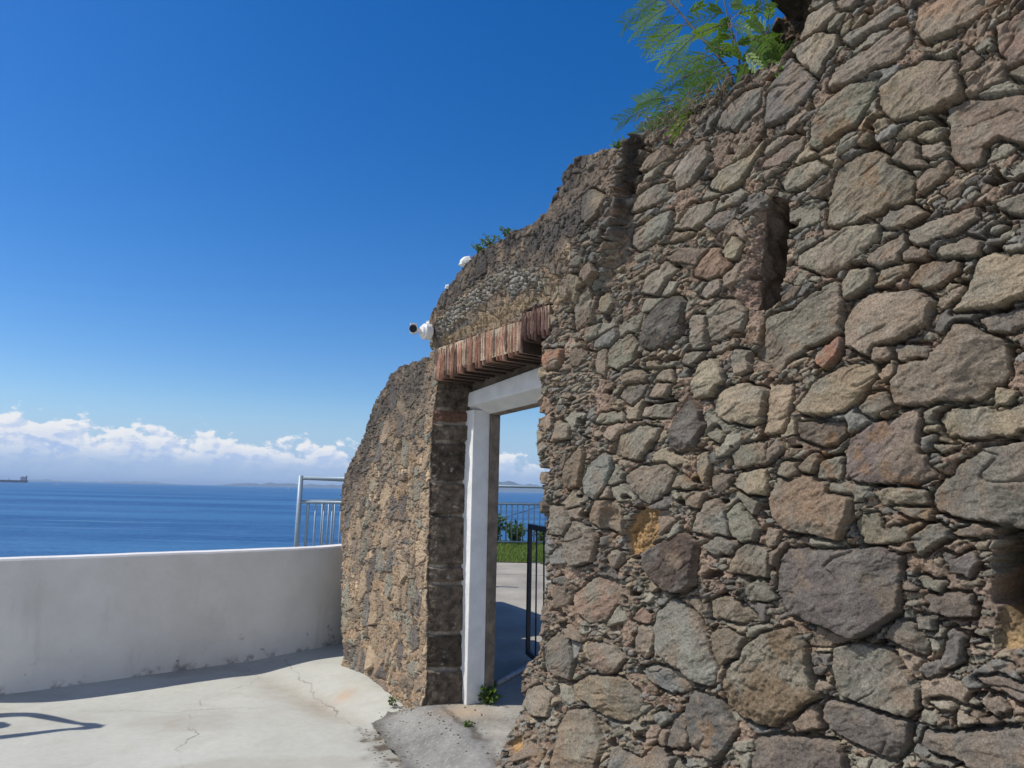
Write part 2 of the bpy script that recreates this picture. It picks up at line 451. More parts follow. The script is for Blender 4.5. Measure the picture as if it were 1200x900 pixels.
height_grid('terrace', M['ground'],
    (np.arange(-4.4, .6, .0085), np.arange(3.6, 8.3, .0085), terrace_z, terrace_col,
     lambda X, Y: (~in_poly(X, Y, SLAB_POLY)) | (seg_dist(X, Y, SLAB_EDGE, closed=False) < .16)),
    (np.arange(-12, 8.01, .1), np.arange(-10, 3.605, .1), low_z, flat_col, None),
    (np.arange(-12, -4.395, .1), np.arange(3.6, 6.0, .1), low_z, flat_col, None))
SEAM = [(-.56, 5.55), (-.42, 5.12), (-.30, 4.85), (-.12, 4.5), (-.05, 4.2), (.05, 3.8)]
def slab_col(X, Y):
    wx = X+.05*fbm(X, Y, 5, 3, 141); wy = Y+.05*fbm(X, Y, 5, 3, 144)
    C = np.empty(X.shape+(3,)); C[:] = (.30, .28, .23)
    left = (1-sstep(-.05, .12, (wx+.55)-np.interp(wy, [3.8, 4.2, 4.5, 4.85, 5.12, 5.55], [.60, .50, .43, .25, .13, -.01])))[..., None]
    C = C*(1-left)+np.array((.22, .215, .195))*left
    m = fbm(X, Y, 4, 5, 151); C *= (1+.45*np.clip(m, -.7, .7))[..., None]
    sp = sstep(.25, .5, fbm(X, Y, 45, 2, 155))[..., None]*.45
    C = C*(1-sp)+np.array((.42, .41, .37))*sp
    br = np.exp(-(((wx+.28)/.16)**2+((wy-5.02)/.14)**2))[..., None]*.75
    C = C*(1-br)+np.array((.42, .31, .20))*br
    sd = seg_dist(wx, wy, SEAM, closed=False)
    s_ = (sstep(.045, .008, sd)*np.clip(.65+fbm(X, Y, 6, 3, 161), .1, 1))[..., None]
    C = C*(1-s_)+np.array((.075, .06, .045))*s_
    e = seg_dist(wx, wy, SLAB_EDGE, closed=False)
    ed = (sstep(.10, .0, e)*.5)[..., None]
    C = C*(1-ed)+np.array((.10, .09, .075))*ed
    return np.clip(C, .02, .7)
slab_keep = lambda X, Y: in_poly(X+.025*fbm(X, Y, 7, 4, 191), Y+.025*fbm(X, Y, 7, 4, 193), SLAB_POLY) & (to_tw(X, Y)[1] < .42)
height_grid('pavement', M['rough_conc'],
    (np.arange(-1.2, 1.0, .0085), np.arange(3.4, 6.1, .0085), slab_z, slab_col, slab_keep),
    (np.arange(-.6, 5.6, .05), np.arange(-1.6, 3.42, .05), lambda X, Y: slab_z(X, Y)-.003, slab_col, slab_keep))
def back_z(X, Y):
    return .133+np.clip(Y-5.35, 0, None)*.0575+.006*fbm(X, Y, .8, 3, 171)
def back_col(X, Y):
    C = np.empty(X.shape+(3,)); C[:] = (.33, .305, .255)
    C *= (1+.35*np.clip(fbm(X, Y, 1.6, 6, 181), -.8, .8))[..., None]
    j = sstep(.03, .01, np.abs(Y+.05*X-10.45+.03*fbm(X, Y, 2, 3, 188)))[..., None]*.4
    return np.clip(C*(1-j), .03, .6)
GRASS_Y = lambda X: 11.55-.10*X
height_grid('path', M['rough_conc'], (np.arange(-3.0, 9.0, .03), np.arange(3.0, 11.9, .03), back_z, back_col,
    lambda X, Y: (to_tw(X, Y)[1] > .40) & (Y < GRASS_Y(X)+.05) & ((to_tw(X, Y)[0] > -4.1) | (Y > 8.2))))

# ------------------------------------------------------------------ the ruined stone wall
STONES = """g 2246,3060 2321,3096 2393,3095 2486,3042 2498,2921 2450,2906 2367,2906 2273,2921 2243,2970
w 2056,3149 2081,3220 2204,3225 2300,3256 2338,3267 2344,3207 2317,3156 2232,3151 2133,3141
g 1970,2953 1979,3038 2044,3097 2132,3124 2229,3106 2201,3032 2149,2971 2064,2957 1992,2935
w 2446,2900 2502,2900 2587,2856 2640,2852 2699,2803 2687,2650 2601,2728 2558,2710 2536,2661 2493,2671 2444,2720 2437,2813
w 2057,2823 2150,2845 2221,2833 2285,2751 2325,2682 2314,2628 2232,2605 2170,2609 2105,2597 2012,2614 2027,2748
w 2378,3310 2450,3322 2653,3194 2571,3162 2506,3154 2439,3153 2398,3168 2372,3223
t 1900,3399 2005,3406 2084,3361 2082,3318 2044,3266 2006,3223 1917,3343
d 1763,3297 1869,3387 1943,3291 1996,3210 1947,3152 1868,3124 1757,3136
w 2265,2783 2316,2838 2346,2790 2366,2724 2307,2747
w 2360,2792 2429,2794 2430,2748 2399,2742 2358,2762
t 2341,2831 2377,2847 2438,2828 2430,2801 2389,2803
w 2342,2668 2375,2701 2437,2707 2448,2673 2406,2652 2350,2634
t 1818,2859 1868,2895 1981,2891 2023,2844 1978,2827 1894,2814 1836,2821
w 1753,3043 1815,3054 1922,3023 1910,2969 1850,2929 1748,2894
g 2100,3326 2202,3338 2274,3347 2313,3357 2330,3314 2272,3306 2208,3308 2141,3285
w 2621,3087 2710,3094 2697,2930 2641,2945 2619,3015
g 2634,2927 2697,2923 2692,2862
g 2149,2888 2195,2926 2189,2887 2168,2871
w 2091,3493 2176,3476 2182,3437 2148,3431 2093,3459
t 1922,3472 1963,3514 2074,3512 2088,3449 2033,3417 1930,3429
g 2206,2565 2232,2605 2305,2604 2359,2555 2302,2543 2228,2543
w 2303,2505 2384,2517 2514,2522 2512,2484 2459,2457 2373,2447 2301,2464
g 1891,2533 2009,2560 2079,2589 2183,2573 2189,2523 2131,2484 2080,2449 1986,2432 1880,2501
g 2158,2469 2225,2489 2278,2508 2282,2457 2251,2420 2190,2409 2156,2429
w 2277,2436 2297,2457 2361,2424 2349,2394 2279,2405
g 2386,2391 2411,2421 2483,2426 2524,2399 2516,2363 2467,2377
t 2171,2347 2197,2395 2300,2392 2291,2364 2217,2344
w 2288,2320 2320,2372 2389,2383 2459,2357 2450,2324 2410,2305 2357,2296
t 2430,2202 2483,2253 2521,2348 2574,2351 2651,2320 2643,2211 2557,2190
t 2056,2382 2095,2421 2159,2413 2161,2373 2132,2349 2066,2324
g 1726,2317 1844,2320 1938,2368 2044,2393 2048,2311 2039,2201 1965,2181 1884,2157 1748,2100 1659,2178
w 2048,2231 2089,2302 2185,2321 2315,2299 2360,2245 2345,2175 2249,2141 2174,2120 2149,2101 2065,2149
r 1950,2134 2037,2177 2043,2121 1977,2078 1944,2103
g 2164,2080 2181,2115 2240,2121 2236,2069
g 2244,2061 2341,2054 2411,2114 2439,2151 2476,2144 2571,2068 2565,1984 2539,1948 2472,1912 2359,1919 2305,1903 2229,1924 2226,1997
g 2243,2105 2248,2119 2338,2105 2338,2065 2248,2068
g 2507,2159 2639,2166 2637,2128 2585,2111 2528,2121
g 2544,2425 2581,2448 2595,2434 2568,2421
t 1940,2030 2053,2072 2156,2073 2161,2027 2102,1950 2044,1910 1935,1902 1855,1933
t 2183,2024 2230,2063 2228,2026 2197,2000
g 2580,2511 2666,2516 2661,2450 2589,2480
t 1709,1592 1760,1675 1880,1682 1958,1666 1972,1613 2045,1607 2033,1540 1997,1452 1897,1472 1772,1481 1726,1535
d 1858,1884 2042,1867 2036,1833 1997,1797 1938,1791 1860,1827
d 2032,1674 2020,1750 2063,1809 2152,1864 2188,1858 2248,1893 2304,1899 2302,1861 2290,1826 2310,1776 2307,1721 2327,1683 2248,1652 2177,1656 2079,1663
w 2096,1913 2149,1961 2202,1963 2214,1918 2145,1883
t 2355,1857 2421,1886 2618,1882 2613,1814 2546,1799 2452,1800 2384,1807
d 2316,1605 2355,1659 2409,1712 2473,1757 2521,1771 2620,1773 2601,1515 2515,1534 2398,1548 2337,1572
g 2131,1630 2205,1638 2301,1625 2299,1598 2229,1579 2158,1587
g 2194,1574 2310,1571 2308,1537 2255,1545
g 2052,1511 2081,1545 2134,1547 2153,1502 2211,1505 2278,1529 2259,1494 2194,1455 2083,1451
g 2251,1480 2307,1524 2347,1526 2366,1491 2323,1468 2268,1427
w 2377,1501 2446,1531 2502,1509 2395,1496
g 1756,1691 1782,1732 1847,1731 1843,1687 1798,1675
w 1855,1714 1920,1768 1944,1736 1925,1690 1863,1698
w 1928,1674 1949,1744 2020,1746 2022,1704 2007,1666
g 1707,1809 1766,1823 1784,1789 1734,1741 1704,1734
p 1748,1359 1778,1410 1962,1413 2135,1437 2206,1415 2185,1242 2105,1168 2043,1126 1908,1157 1777,1167 1734,1255
b 2347,1434 2377,1417 2428,1447 2435,1416 2411,1375 2369,1384
t 1716,2048 1823,2036 1828,1952 1787,1855 1728,1846 1709,1851
t 2533,1935 2577,1924 2558,1894 2523,1884
g 2309,1804 2345,1809 2330,1769 2309,1763
g 2340,1775 2401,1773 2361,1754
g 1695,1477 1748,1471 1731,1422 1692,1403
d 2283,1296 2320,1310 2413,1316 2412,1262 2360,1251 2304,1259
g 2257,1359 2341,1348 2320,1317 2275,1328
g 1942,996 1962,1079 2057,1111 2145,1107 2184,1054 2229,1012 2225,940 2189,912 2120,920 2039,907 1955,935
d 1900,894 2015,894 2105,896 2195,894 2184,820 2133,766 2040,785 1924,801 1897,843
w 1788,786 1853,875 1881,846 1891,799 1796,758
m 1469,872 1547,986 1650,1069 1775,1121 1835,1063 1849,977 1871,901 1781,820 1696,750 1570,751 1477,776
d 1627,689 1722,723 1889,756 1954,760 1974,690 1963,626 1601,506
d 2133,1145 2179,1207 2234,1203 2271,1150 2255,1115 2203,1131
d 2232,1065 2320,1114 2351,1209 2380,1189 2369,1118 2324,1084 2258,1047
d 2417,1079 2472,1097 2558,1087 2555,1049 2459,1058
g 2273,977 2330,991 2383,974 2310,968
g 2392,1006 2432,1004 2417,1031
d 2422,1026 2468,1037 2494,1014 2465,989
w 2353,966 2411,951 2356,918
d 2238,842 2254,878 2355,900 2473,950 2560,974 2548,820 2406,790 2385,831 2320,841 2276,828
g 2250,1238 2295,1232 2294,1202 2261,1200
o 2513,1350 2582,1400 2565,1186 2479,1182 2484,1261
g 1075,1006 1103,1076 1182,1142 1281,1120 1340,1084 1384,1006 1427,904 1419,836 1346,828 1190,873 1101,909
w 965,988 1021,1016 1061,976 1054,891 1006,863 957,882
w 635,852 740,891 877,838 832,771 741,727 677,759
b 970,791 1046,834 1239,848 1305,810 1286,780 1188,753 1032,767
t 511,631 628,698 832,737 963,705 976,616 920,559 802,543 678,569 563,591
d 260,772 381,871 473,833 526,748 493,658 367,652 253,660
w 88,434 137,524 236,563 350,541 334,441 200,418
d 1248,685 1322,788 1445,784 1527,692 1428,552 1362,557 1270,589
d 1180,633 1248,685 1270,589 1258,543 1166,533
w 487,1071 658,1176 802,1172 817,1093 740,982 626,959 505,1009
g 1413,1036 1475,1063 1559,1045 1536,975 1449,925 1417,969
g 1394,1162 1479,1194 1563,1168 1633,1130 1561,1106 1398,1098
w 914,1019 979,1072 1049,1058 1035,1023 965,1007
w 444,418 495,503 646,551 710,470 757,425 712,210 449,123
b 832,428 1002,414 1083,500 1171,474 1157,358 832,250
t 969,577 1058,645 1071,613 1003,577
b 1071,631 1136,656 1168,638 1110,592
o 94,246 164,299 224,272 166,218
w 1017,544 1057,582 1097,575 1083,527 1043,498
w 466,2489 465,2599 539,2669 620,2722 626,2614 613,2534
g 532,2442 595,2478 692,2490 666,2431 560,2413
p 1003,2340 1062,2446 1190,2515 1244,2513 1282,2474 1255,2379 1267,2336 1200,2297 1075,2286 1017,2306
g 1012,2586 1050,2653 1165,2699 1246,2646 1191,2608 1121,2551
w 1336,2593 1375,2653 1450,2692 1520,2653 1553,2587 1494,2554 1398,2563
g 1194,2797 1277,2887 1407,2917 1468,2916 1454,2851 1366,2798 1275,2784
g 930,2862 961,2921 1111,2941 1203,2943 1202,2869 1139,2834 991,2800
b 1378,2493 1434,2539 1500,2543 1492,2496 1420,2464
g 1311,2289 1306,2369 1332,2404 1406,2389 1397,2256 1341,2245
g 1410,2273 1419,2406 1491,2444 1570,2422 1612,2367 1594,2297 1498,2277
g 1415,2243 1560,2257 1564,2238 1438,2216
g 1264,2198 1278,2235 1390,2233 1365,2198 1302,2182
t 1326,2092 1365,2174 1414,2196 1472,2159 1493,2092 1422,2034 1337,2033
g 735,2328 817,2360 943,2388 973,2334 942,2253 833,2225 752,2258
g 1540,2177 1575,2209 1628,2192 1626,2120 1571,2105
t 633,2251 649,2341 735,2351 735,2249 719,2195
w 1074,2131 1130,2175 1198,2172 1211,2125 1156,2091
g 881,2186 972,2206 1045,2166 1016,2127 880,2143
t 691,2553 717,2641 768,2641 801,2577 768,2527
t 1503,2658 1568,2702 1611,2666 1587,2606 1542,2609
g 946,3051 1054,3093 1198,3042 1141,3018 993,3013
t 643,3189 732,3201 834,3124 784,3034 698,3019 644,3066
g 1031,2230 1117,2228 1117,2198 1046,2202
p 1009,1321 1147,1399 1250,1429 1323,1402 1314,1266 1307,1221 1195,1171 1091,1205 995,1262
b 559,1657 619,1745 720,1803 785,1785 801,1720 721,1614 655,1570 577,1601
w 793,1806 864,1888 985,1928 1113,1905 1099,1865 984,1769 910,1771
t 394,1656 440,1760 566,1853 584,1790 541,1701 533,1634 442,1622
g 879,1678 984,1728 1151,1735 1197,1705 1163,1619 1054,1559 983,1577 924,1616
w 604,1492 672,1559 802,1562 864,1513 863,1410 754,1425 622,1450
w 427,1407 499,1455 622,1417 673,1357 624,1257 502,1224 411,1271
p 1180,1861 1234,1965 1300,2037 1360,1965 1383,1898 1320,1826 1231,1796 1179,1812
g 1300,1446 1338,1530 1363,1567 1433,1586 1488,1535 1531,1502 1496,1431 1406,1434
g 1499,1527 1555,1572 1606,1539 1645,1474 1633,1423 1571,1419 1519,1450
d 1401,1676 1448,1694 1526,1693 1502,1640 1445,1604
t 1525,1649 1569,1693 1703,1708 1700,1608 1609,1616
g 1342,1695 1344,1778 1392,1786 1402,1731 1376,1640
g 1228,1620 1376,1612 1338,1548 1277,1555
t 1433,2005 1503,2054 1613,2059 1705,2023 1701,1903 1649,1889 1499,1917 1443,1958
g 1528,1764 1583,1806 1707,1818 1704,1734 1559,1719
g 1359,1386 1429,1427 1550,1409 1527,1373 1416,1356
w 1503,1295 1549,1384 1612,1414 1692,1395 1688,1298
w 1000,1973 1015,2013 1209,2016 1181,1959
g 669,1965 703,2007 865,2005 880,1961 753,1954
b 841,2082 896,2130 1045,2124 1001,2066 926,2031
g 303,1882 359,1998 455,1956 456,1898
g 1127,1407 1226,1488 1231,1442 1173,1405
o 879,1411 983,1557 1095,1521 1107,1435 1052,1373 967,1328 893,1312
g 271,1526 406,1519 463,1442 390,1371 274,1375
t 1405,1859 1453,1893 1497,1854 1474,1819
g 1190,1638 1229,1686 1329,1649 1304,1630
w 1059,2061 1102,2118 1184,2108 1156,2051
w 739,1288 786,1323 863,1319 863,1279 786,1241
g 1238,3106 1255,3164 1367,3208 1429,3208 1441,3116 1333,3045 1236,3041
g 1467,3266 1563,3334 1647,3348 1725,3327 1709,3241 1587,3189
g 937,3024 975,3094 1066,3116 1171,3104 1153,3032 1065,3009
t 1438,2982 1483,3038 1596,3030 1689,3040 1742,3076 1675,2999 1620,2939 1523,2927
w 1712,2962 1776,2994 1931,3018 1906,2963 1823,2931
g 1233,2851 1330,2908 1480,2906 1449,2844 1359,2812
g 994,3224 1031,3279 1173,3302 1206,3235 1120,3216 1031,3210
w 1120,3163 1189,3190 1255,3190 1205,3131
r 208,2418 377,2397 373,2322 350,2291 222,2299 189,2360
"""
TOP = [(-3.034, 1.373), (-3.04, 1.6), (-2.935, 1.73), (-2.801, 1.846), (-2.56, 2.046), (-2.308, 2.355), (-2.10, 2.476), (-2.04, 2.548), (-1.872, 2.585), (-1.645, 2.60), (-1.343, 2.605), (-1.285, 2.638), (-1.282, 2.718), (-1.26, 2.794), (-1.156, 2.881), (-0.967, 3.017), (-0.748, 3.112), (-0.609, 3.151), (-0.443, 3.185), (-0.283, 3.182), (-0.085, 3.2), (0.189, 3.199), (0.332, 3.217), (0.379, 3.28), (0.434, 3.328), (0.465, 3.4), (0.587, 3.43), (0.766, 3.394), (0.945, 3.351), (0.983, 3.382), (1.008, 3.418), (1.146, 3.395), (1.287, 3.407), (1.444, 3.411), (1.575, 3.40), (1.575, 3.50), (1.585, 3.60), (1.60, 3.69), (1.66, 3.765), (1.72, 3.80), (1.72, 3.93), (2.1, 3.98), (2.9, 3.95), (4.2, 4.02), (6.2, 3.9)]
OUT = TOP+[(6.2, -.3), (-2.60, -.3), (-2.685, .154), (-2.757, .343), (-2.866, .62), (-2.96, 1.064)]
OPEN = [(-1.125, -.4), (-1.14, .149), (-1.17, .608), (-1.20, 1.195), (-1.205, 1.685), (-1.19, 2.187), (-1.165, 2.362), (-1.18, 2.637), (-.965, 2.634), (-.524, 2.64), (-.315, 2.626), (-.04, 2.647), (.017, 2.695), (.281, 2.687), (.265, 2.5), (.182, 2.476), (.186, 2.323), (.174, 2.123), (.153, 1.975), (.164, 1.876), (.202, 1.68), (.242, 1.397), (.247, 1.211), (.251, 1.029), (.224, .844), (.195, .749), (.172, .691), (.092, .652), (.052, .584), (.098, .459), (.079, .275), (.044, .088), (.032, -.048), (.03, -.4)]
SLOT = [(1.715, 2.775), (1.780, 2.815), (1.845, 2.78), (1.838, 2.588), (1.818, 2.487), (1.795, 2.368), (1.727, 2.345), (1.655, 2.360), (1.665, 2.478), (1.690, 2.617)]
THICK = .47

def spaced(a, b, f):
    out = [a]
    while out[-1] < b: out.append(out[-1]+f(out[-1]))
    return np.array(out)
tt = spaced(-3.22, 6.3, lambda t: np.interp(t, [-3.2, -1.2, .2, 1.2, 2.2, 2.9, 3.3, 4.5], [.0110, .0080, .0052, .0039, .0033, .0036, .012, .06]))
zz = np.concatenate([np.arange(-.2, .6, .0046), np.arange(.6, 3.7, .0037), np.arange(3.7, 4.15, .007)])
T, Z = np.meshgrid(tt, zz, indexing='ij')

PAL = {'g': (.218, .212, .172), 'b': (.190, .193, .177), 'w': (.226, .188, .147), 'p': (.098, .090, .083), 'd': (.145, .138, .124),
       't': (.265, .232, .170), 'r': (.29, .17, .12), 'o': (.36, .26, .13), 'm': (.155, .125, .085)}
# regions: 'old' = the eroded, mortar-rich part left of and above the door; 'black' = weathered crust near the tops
jag = .10*fbm(T, Z, 3., 3, 201)
old = 1-sstep(.0, .35, (T+jag)-np.interp(Z, [0, 2.4, 2.7, 3.0, 3.4], [-1.2, -.9, .25, .45, .85]))
old = np.clip(old, 0, 1)
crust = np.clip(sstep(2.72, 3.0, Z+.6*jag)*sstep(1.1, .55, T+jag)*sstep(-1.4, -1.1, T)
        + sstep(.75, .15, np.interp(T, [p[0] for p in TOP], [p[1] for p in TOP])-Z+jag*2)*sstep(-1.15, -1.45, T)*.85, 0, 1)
gravel = sstep(.10, .05, np.abs(Z-np.interp(T, [-1.1, -.6, -.15, .28], [2.75, 2.87, 2.92, 2.82])+.3*jag))*sstep(-1.15, -1.0, T)*sstep(.3, .2, T)
pinkm = sstep(-.15, .35, fbm(T, Z, 1.9, 4, 211))

wT = T+.006*fbm(T, Z, 12, 2, 221)+.0020*fbm(T, Z, 60, 2, 227); wZ = Z+.006*fbm(T, Z, 12, 2, 231)+.0020*fbm(T, Z, 60, 2, 237)

# mortar bed
n_lo = fbm(T, Z, 7, 3, 241); n_mid = fbm(T, Z, 28, 4, 247); n_hi = fbm(T, Z, 95, 3, 251)
H = .001+.012*n_lo+.010*n_mid*(1-.3*old)+.006*n_hi
pits = sstep(.28, .55, fbm(T, Z, 17, 3, 257)); holes = sstep(.34, .46, fbm(T*.8, Z*1.3, 10, 3, 259))*(1-old)
H -= .030*pits*(1-.6*old)+.085*holes
mort = np.empty(T.shape+(3,)); mort[:] = (.24, .185, .140)
mk = pinkm[..., None]; mort = mort*(1-mk)+np.array((.275, .21, .165))*mk
mk = (sstep(.05, .5, fbm(T, Z, 3.1, 3, 261))*.75)[..., None]; mort = mort*(1-mk)+np.array((.13, .10, .075))*mk
mk = old[..., None]*.85
omix = sstep(-.35, .45, fbm(T, Z, 2.3, 5, 271)+.35*(1.2-Z)*.5)[..., None]
mort = mort*(1-mk)+mk*(np.array((.26, .21, .155))*(1-omix)+np.array((.37, .275, .18))*omix)
C = mort.copy()*(1+.35*np.clip(n_mid, -.8, .8))[..., None]

def layer(sx, sy, rot, seed, present, gap, round_, hlo, hhi, tilt, cols, cvar, facet=.10, deep=.022):
    """one generation of stones: cells of a Voronoi that stand out of the bed"""
    global H, C
    e, ki, kj, ox, oy = voronoi(wT, wZ, sx, sy, rot, seed)
    r1, r2, r3, r4, r5, r6 = [_hash(ki, kj, seed+s_) for s_ in (11, 23, 37, 41, 59, 67)]
    pr = present if np.isscalar(present) else present
    here = r1 < pr
    gp = gap*(.5+1.3*r6)
    prof = np.clip((e-gp)/(round_*(.6+.8*r2)), 0, 1)
    h = hlo+(hhi-hlo)*r3
    a = r4*6.2832
    f1 = (np.cos(a)*ox+np.sin(a)*oy)*tilt*(r5-.1)*2-.13*oy+.05*ox
    f2 = facet*(.2*sx-np.abs(np.cos(a+1.9)*ox+np.sin(a+1.9)*oy+(r2-.5)*.4*sx))
    b3 = r6*6.2832
    f3 = np.minimum(facet*3*(.12*sx-(np.cos(b3)*ox+np.sin(b3)*oy)), 0)
    hs_ = h+f1+np.minimum(f2, 0)*2.2+f3+.004*n_mid*(sx*8)+.0030*n_hi
    m = here & (prof > 0)
    H = np.where(m, H*(1-prof)+np.maximum(hs_, H-.004)*prof, np.where(here, H-deep, H))
    ck = np.floor(r5*len(cols)*.999).astype(int)
    base = np.array(cols)[ck]*(1+cvar*(r2-.5)*2)[..., None]
    k = (sstep(.15, .6, prof)*here)[..., None]
    C = C*(1-k)+base*k
g_, b_, w_, p_, d_, t_, r_ = [PAL[k] for k in 'gbwpdtr']
lg = lambda c, k: tuple(x*k for x in c)
chipcols = [g_, lg(g_, .8), b_, lg(b_, .85), w_, lg(w_, .8), d_, g_, t_]
cl = np.clip(.20+1.6*fbm(T, Z, 2.6, 3, 281), .02, .95)          # some stretches are packed with chips, others are bare mortar
layer(.050, .021, .34, 301, np.clip(.90-.75*old+.2*gravel, 0, 1)*np.clip(.74-1.4*fbm(T, Z, 3.4, 3, 285), .10, 1)*(1-holes), .0010, .0022, -.004, .014, .40, chipcols, .22)
layer(.092, .040, .30, 331, np.clip(cl*.85, 0, .8)*(1-.65*old)*(1-holes), .0014, .0030, .000, .018, .30, chipcols, .22)
layer(.040, .030, .1, 361, gravel*.95, .0016, .005, .010, .030, .4, [lg(b_, 1.5), lg(b_, 1.8), lg(g_, 1.3), b_], .25)
layer(.17, .095, .16, 391, .34*(1-.55*old)*(1-crust)*(1-holes), .0022, .0045, .006, .024, .14, [g_, w_, g_, b_, t_, lg(w_, .8), d_], .18, .10)
layer(.36, .22, .12, 399, .80*sstep(2.60, 2.72, T), .004, .006, .010, .034, .10, [g_, w_, g_, t_, d_, p_], .15, .10)
# the old part: stones almost buried, standing on edge
layer(.060, .085, .05, 421, .34*old*(1-gravel), .004, .007, -.006, .008, .15, [lg(g_, 1.2), lg(w_, 1.2), t_, lg(t_, 1.2), lg(w_, .9), (.42, .33, .22)], .25)
layer(.13, .21, -.05, 451, .45*old*(1-gravel)*(1-.4*crust), .005, .005, -.002, .009, .10, [g_, w_, lg(d_, 1.2), lg(p_, 1.3), (.34, .27, .19)], .2)
H -= old*(.010*np.abs(fbm(T*1.6, Z, 11, 4, 461))+.012*sstep(.15, .5, fbm(T*1.4, Z*.8, 30, 3, 467)))

# the big stones, each with the outline it has in the wall
def idx(a, lo, hi): return max(0, int(np.searchsorted(a, lo))-1), min(len(a), int(np.searchsorted(a, hi))+1)
for si, line in enumerate(STONES.strip().splitlines()):
    parts = line.split(); P = [tuple(float(v)/1000 for v in q.split(',')) for q in parts[1:]]
    xs = [p[0] for p in P]; ys = [p[1] for p in P]; pad = .03
    i0, i1 = idx(tt, min(xs)-pad, max(xs)+pad); j0, j1 = idx(zz, min(ys)-pad, max(ys)+pad)
    if i1-i0 < 3 or j1-j0 < 3: continue
    sl = (slice(i0, i1), slice(j0, j1)); x = wT[sl]; y = wZ[sl]
    ins = in_poly(x, y, P); d = seg_dist(x, y, P); sd = np.where(ins, d, -d)
    rr = np.random.default_rng(1000+si); size = min(max(xs)-min(xs), max(ys)-min(ys))
    cxx, cyy = sum(xs)/len(xs), sum(ys)/len(ys)
    kind = parts[0]
    top = (.010+.022*rr.random())*min(1.2, .55+size*2.2)
    if kind == 'p': top += .008
    if kind == 'o':
        top = -.035
    hs_ = np.full(x.shape, top)
    tl = rr.normal(0, .060, 2); hs_ = hs_+(x-cxx)*tl[0]+(y-cyy)*tl[1]-.105*(y-cyy)+.045*(x-cxx)
    for q in range(4):                                          # split faces
        an = rr.random()*6.2832; sp = rr.uniform(.05, .38)
        hs_ = np.minimum(hs_, top+rr.uniform(.0, .018)-sp*((x-cxx)*math.cos(an)+(y-cyy)*math.sin(an)-rr.uniform(.10, .36)*size))
    ang2 = rr.uniform(.1, .7); ca, sa = math.cos(ang2), math.sin(ang2)
    u_, v_ = x*ca+y*sa, -x*sa+y*ca
    lay = fbm(u_*.35, v_, 26, 4, 500+si)                         # bedding grain
    fq = 3.6*(fbm(x, y, 4.2, 2, 700+si)+.42*lay); ff = np.floor(fq); flake = (ff+sstep(.88, 1., fq-ff))/3.6  # shallow flaked steps
    crv = fbm(u_*.30, v_, 5.0, 3, 1700+si); crk = np.exp(-(crv/.022)**2)*sstep(.0, .3, fbm(x, y, 4, 2, 1800+si))
    hs_ = hs_+.0030*lay+.011*flake+.0026*fbm(x, y, 60, 3, 900+si)-.012*crk
    if kind == 'o': hs_ = hs_+.02*fbm(x, y, 16, 4, 1100+si)+.010*fbm(x, y, 60, 3, 1200+si)
    if kind == 'm': hs_ = hs_+.012*fbm(x, y, 13, 4, 1100+si)+.006*fbm(x, y, 60, 3, 1200+si)
    rad = rr.uniform(.003, .007) if kind != 'o' else .05
    sd = sd+.008-.016*np.clip(fbm(x, y, 21, 3, 1900+si), 0, 1)-.004*fbm(x, y, 70, 2, 1950+si)
    prof = np.clip((sd-.001)/rad, 0, 1); prof = prof*(1.6-.6*prof)
    crack = np.exp(-((sd+.0045)/.0048)**2)*np.clip(.75+.9*fbm(x, y, 9, 2, 1500+si), .15, 1.1) if kind != 'o' else 0
    h0 = H[sl]
    H[sl] = np.where(sd > 0, np.minimum(h0, -.030)*(1-prof)+hs_*prof, h0-.046*crack)
    hue_k = np.array((1.0, .90, .86)) if rr.random() < .28 else np.ones(3)
    base = np.array(PAL[kind])*hue_k*(1+rr.uniform(-.25, .16))*np.array((1+rr.uniform(-.05, .05), 1, 1+rr.uniform(-.06, .06)))
    mot = fbm(x, y, 5.5, 5, 1300+si); mot2 = fbm(x, y, 8, 5, 1400+si)
    other = np.array(PAL['d' if kind == 'p' else 'w' if kind in 'gbd' else 'g']) if kind != 'o' else np.array((.24, .17, .09))
    k2 = (sstep(-.1, .4, mot)*.8)[..., None]
    cc = base*(1-k2)+other*(.95)*k2
    if kind not in 'om':
        k3 = (sstep(.12, .5, mot2)*.55)[..., None]; cc = cc*(1-k3)+np.array((.22, .175, .125) if si % 3 else (.15, .145, .13))*k3
    cc = cc*(1+.26*np.clip(lay, -.8, .8))[..., None]
    k = sstep(-.001, .006, sd)[..., None]
    C[sl] = C[sl]*(1-k)+cc*k

# weathering: black crust with lichen on the exposed parts
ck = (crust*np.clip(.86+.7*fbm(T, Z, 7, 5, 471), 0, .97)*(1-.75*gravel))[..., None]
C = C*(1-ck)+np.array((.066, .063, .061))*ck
dk = (sstep(.22, .6, fbm(T, Z, 1.1, 4, 481))*.35)[..., None]; C = C*(1-dk)+np.array((.10, .095, .085))*dk
tanb = (sstep(.045, .015, np.abs(Z-np.interp(T, [-1.15, -.5, -.1, .25], [2.67, 2.70, 2.73, 2.73])+.2*jag))*sstep(.2, .05, T)*sstep(-1.2, -1.05, T)*.85)[..., None]
C = C*(1-tanb)+np.array((.30, .235, .15))*tanb

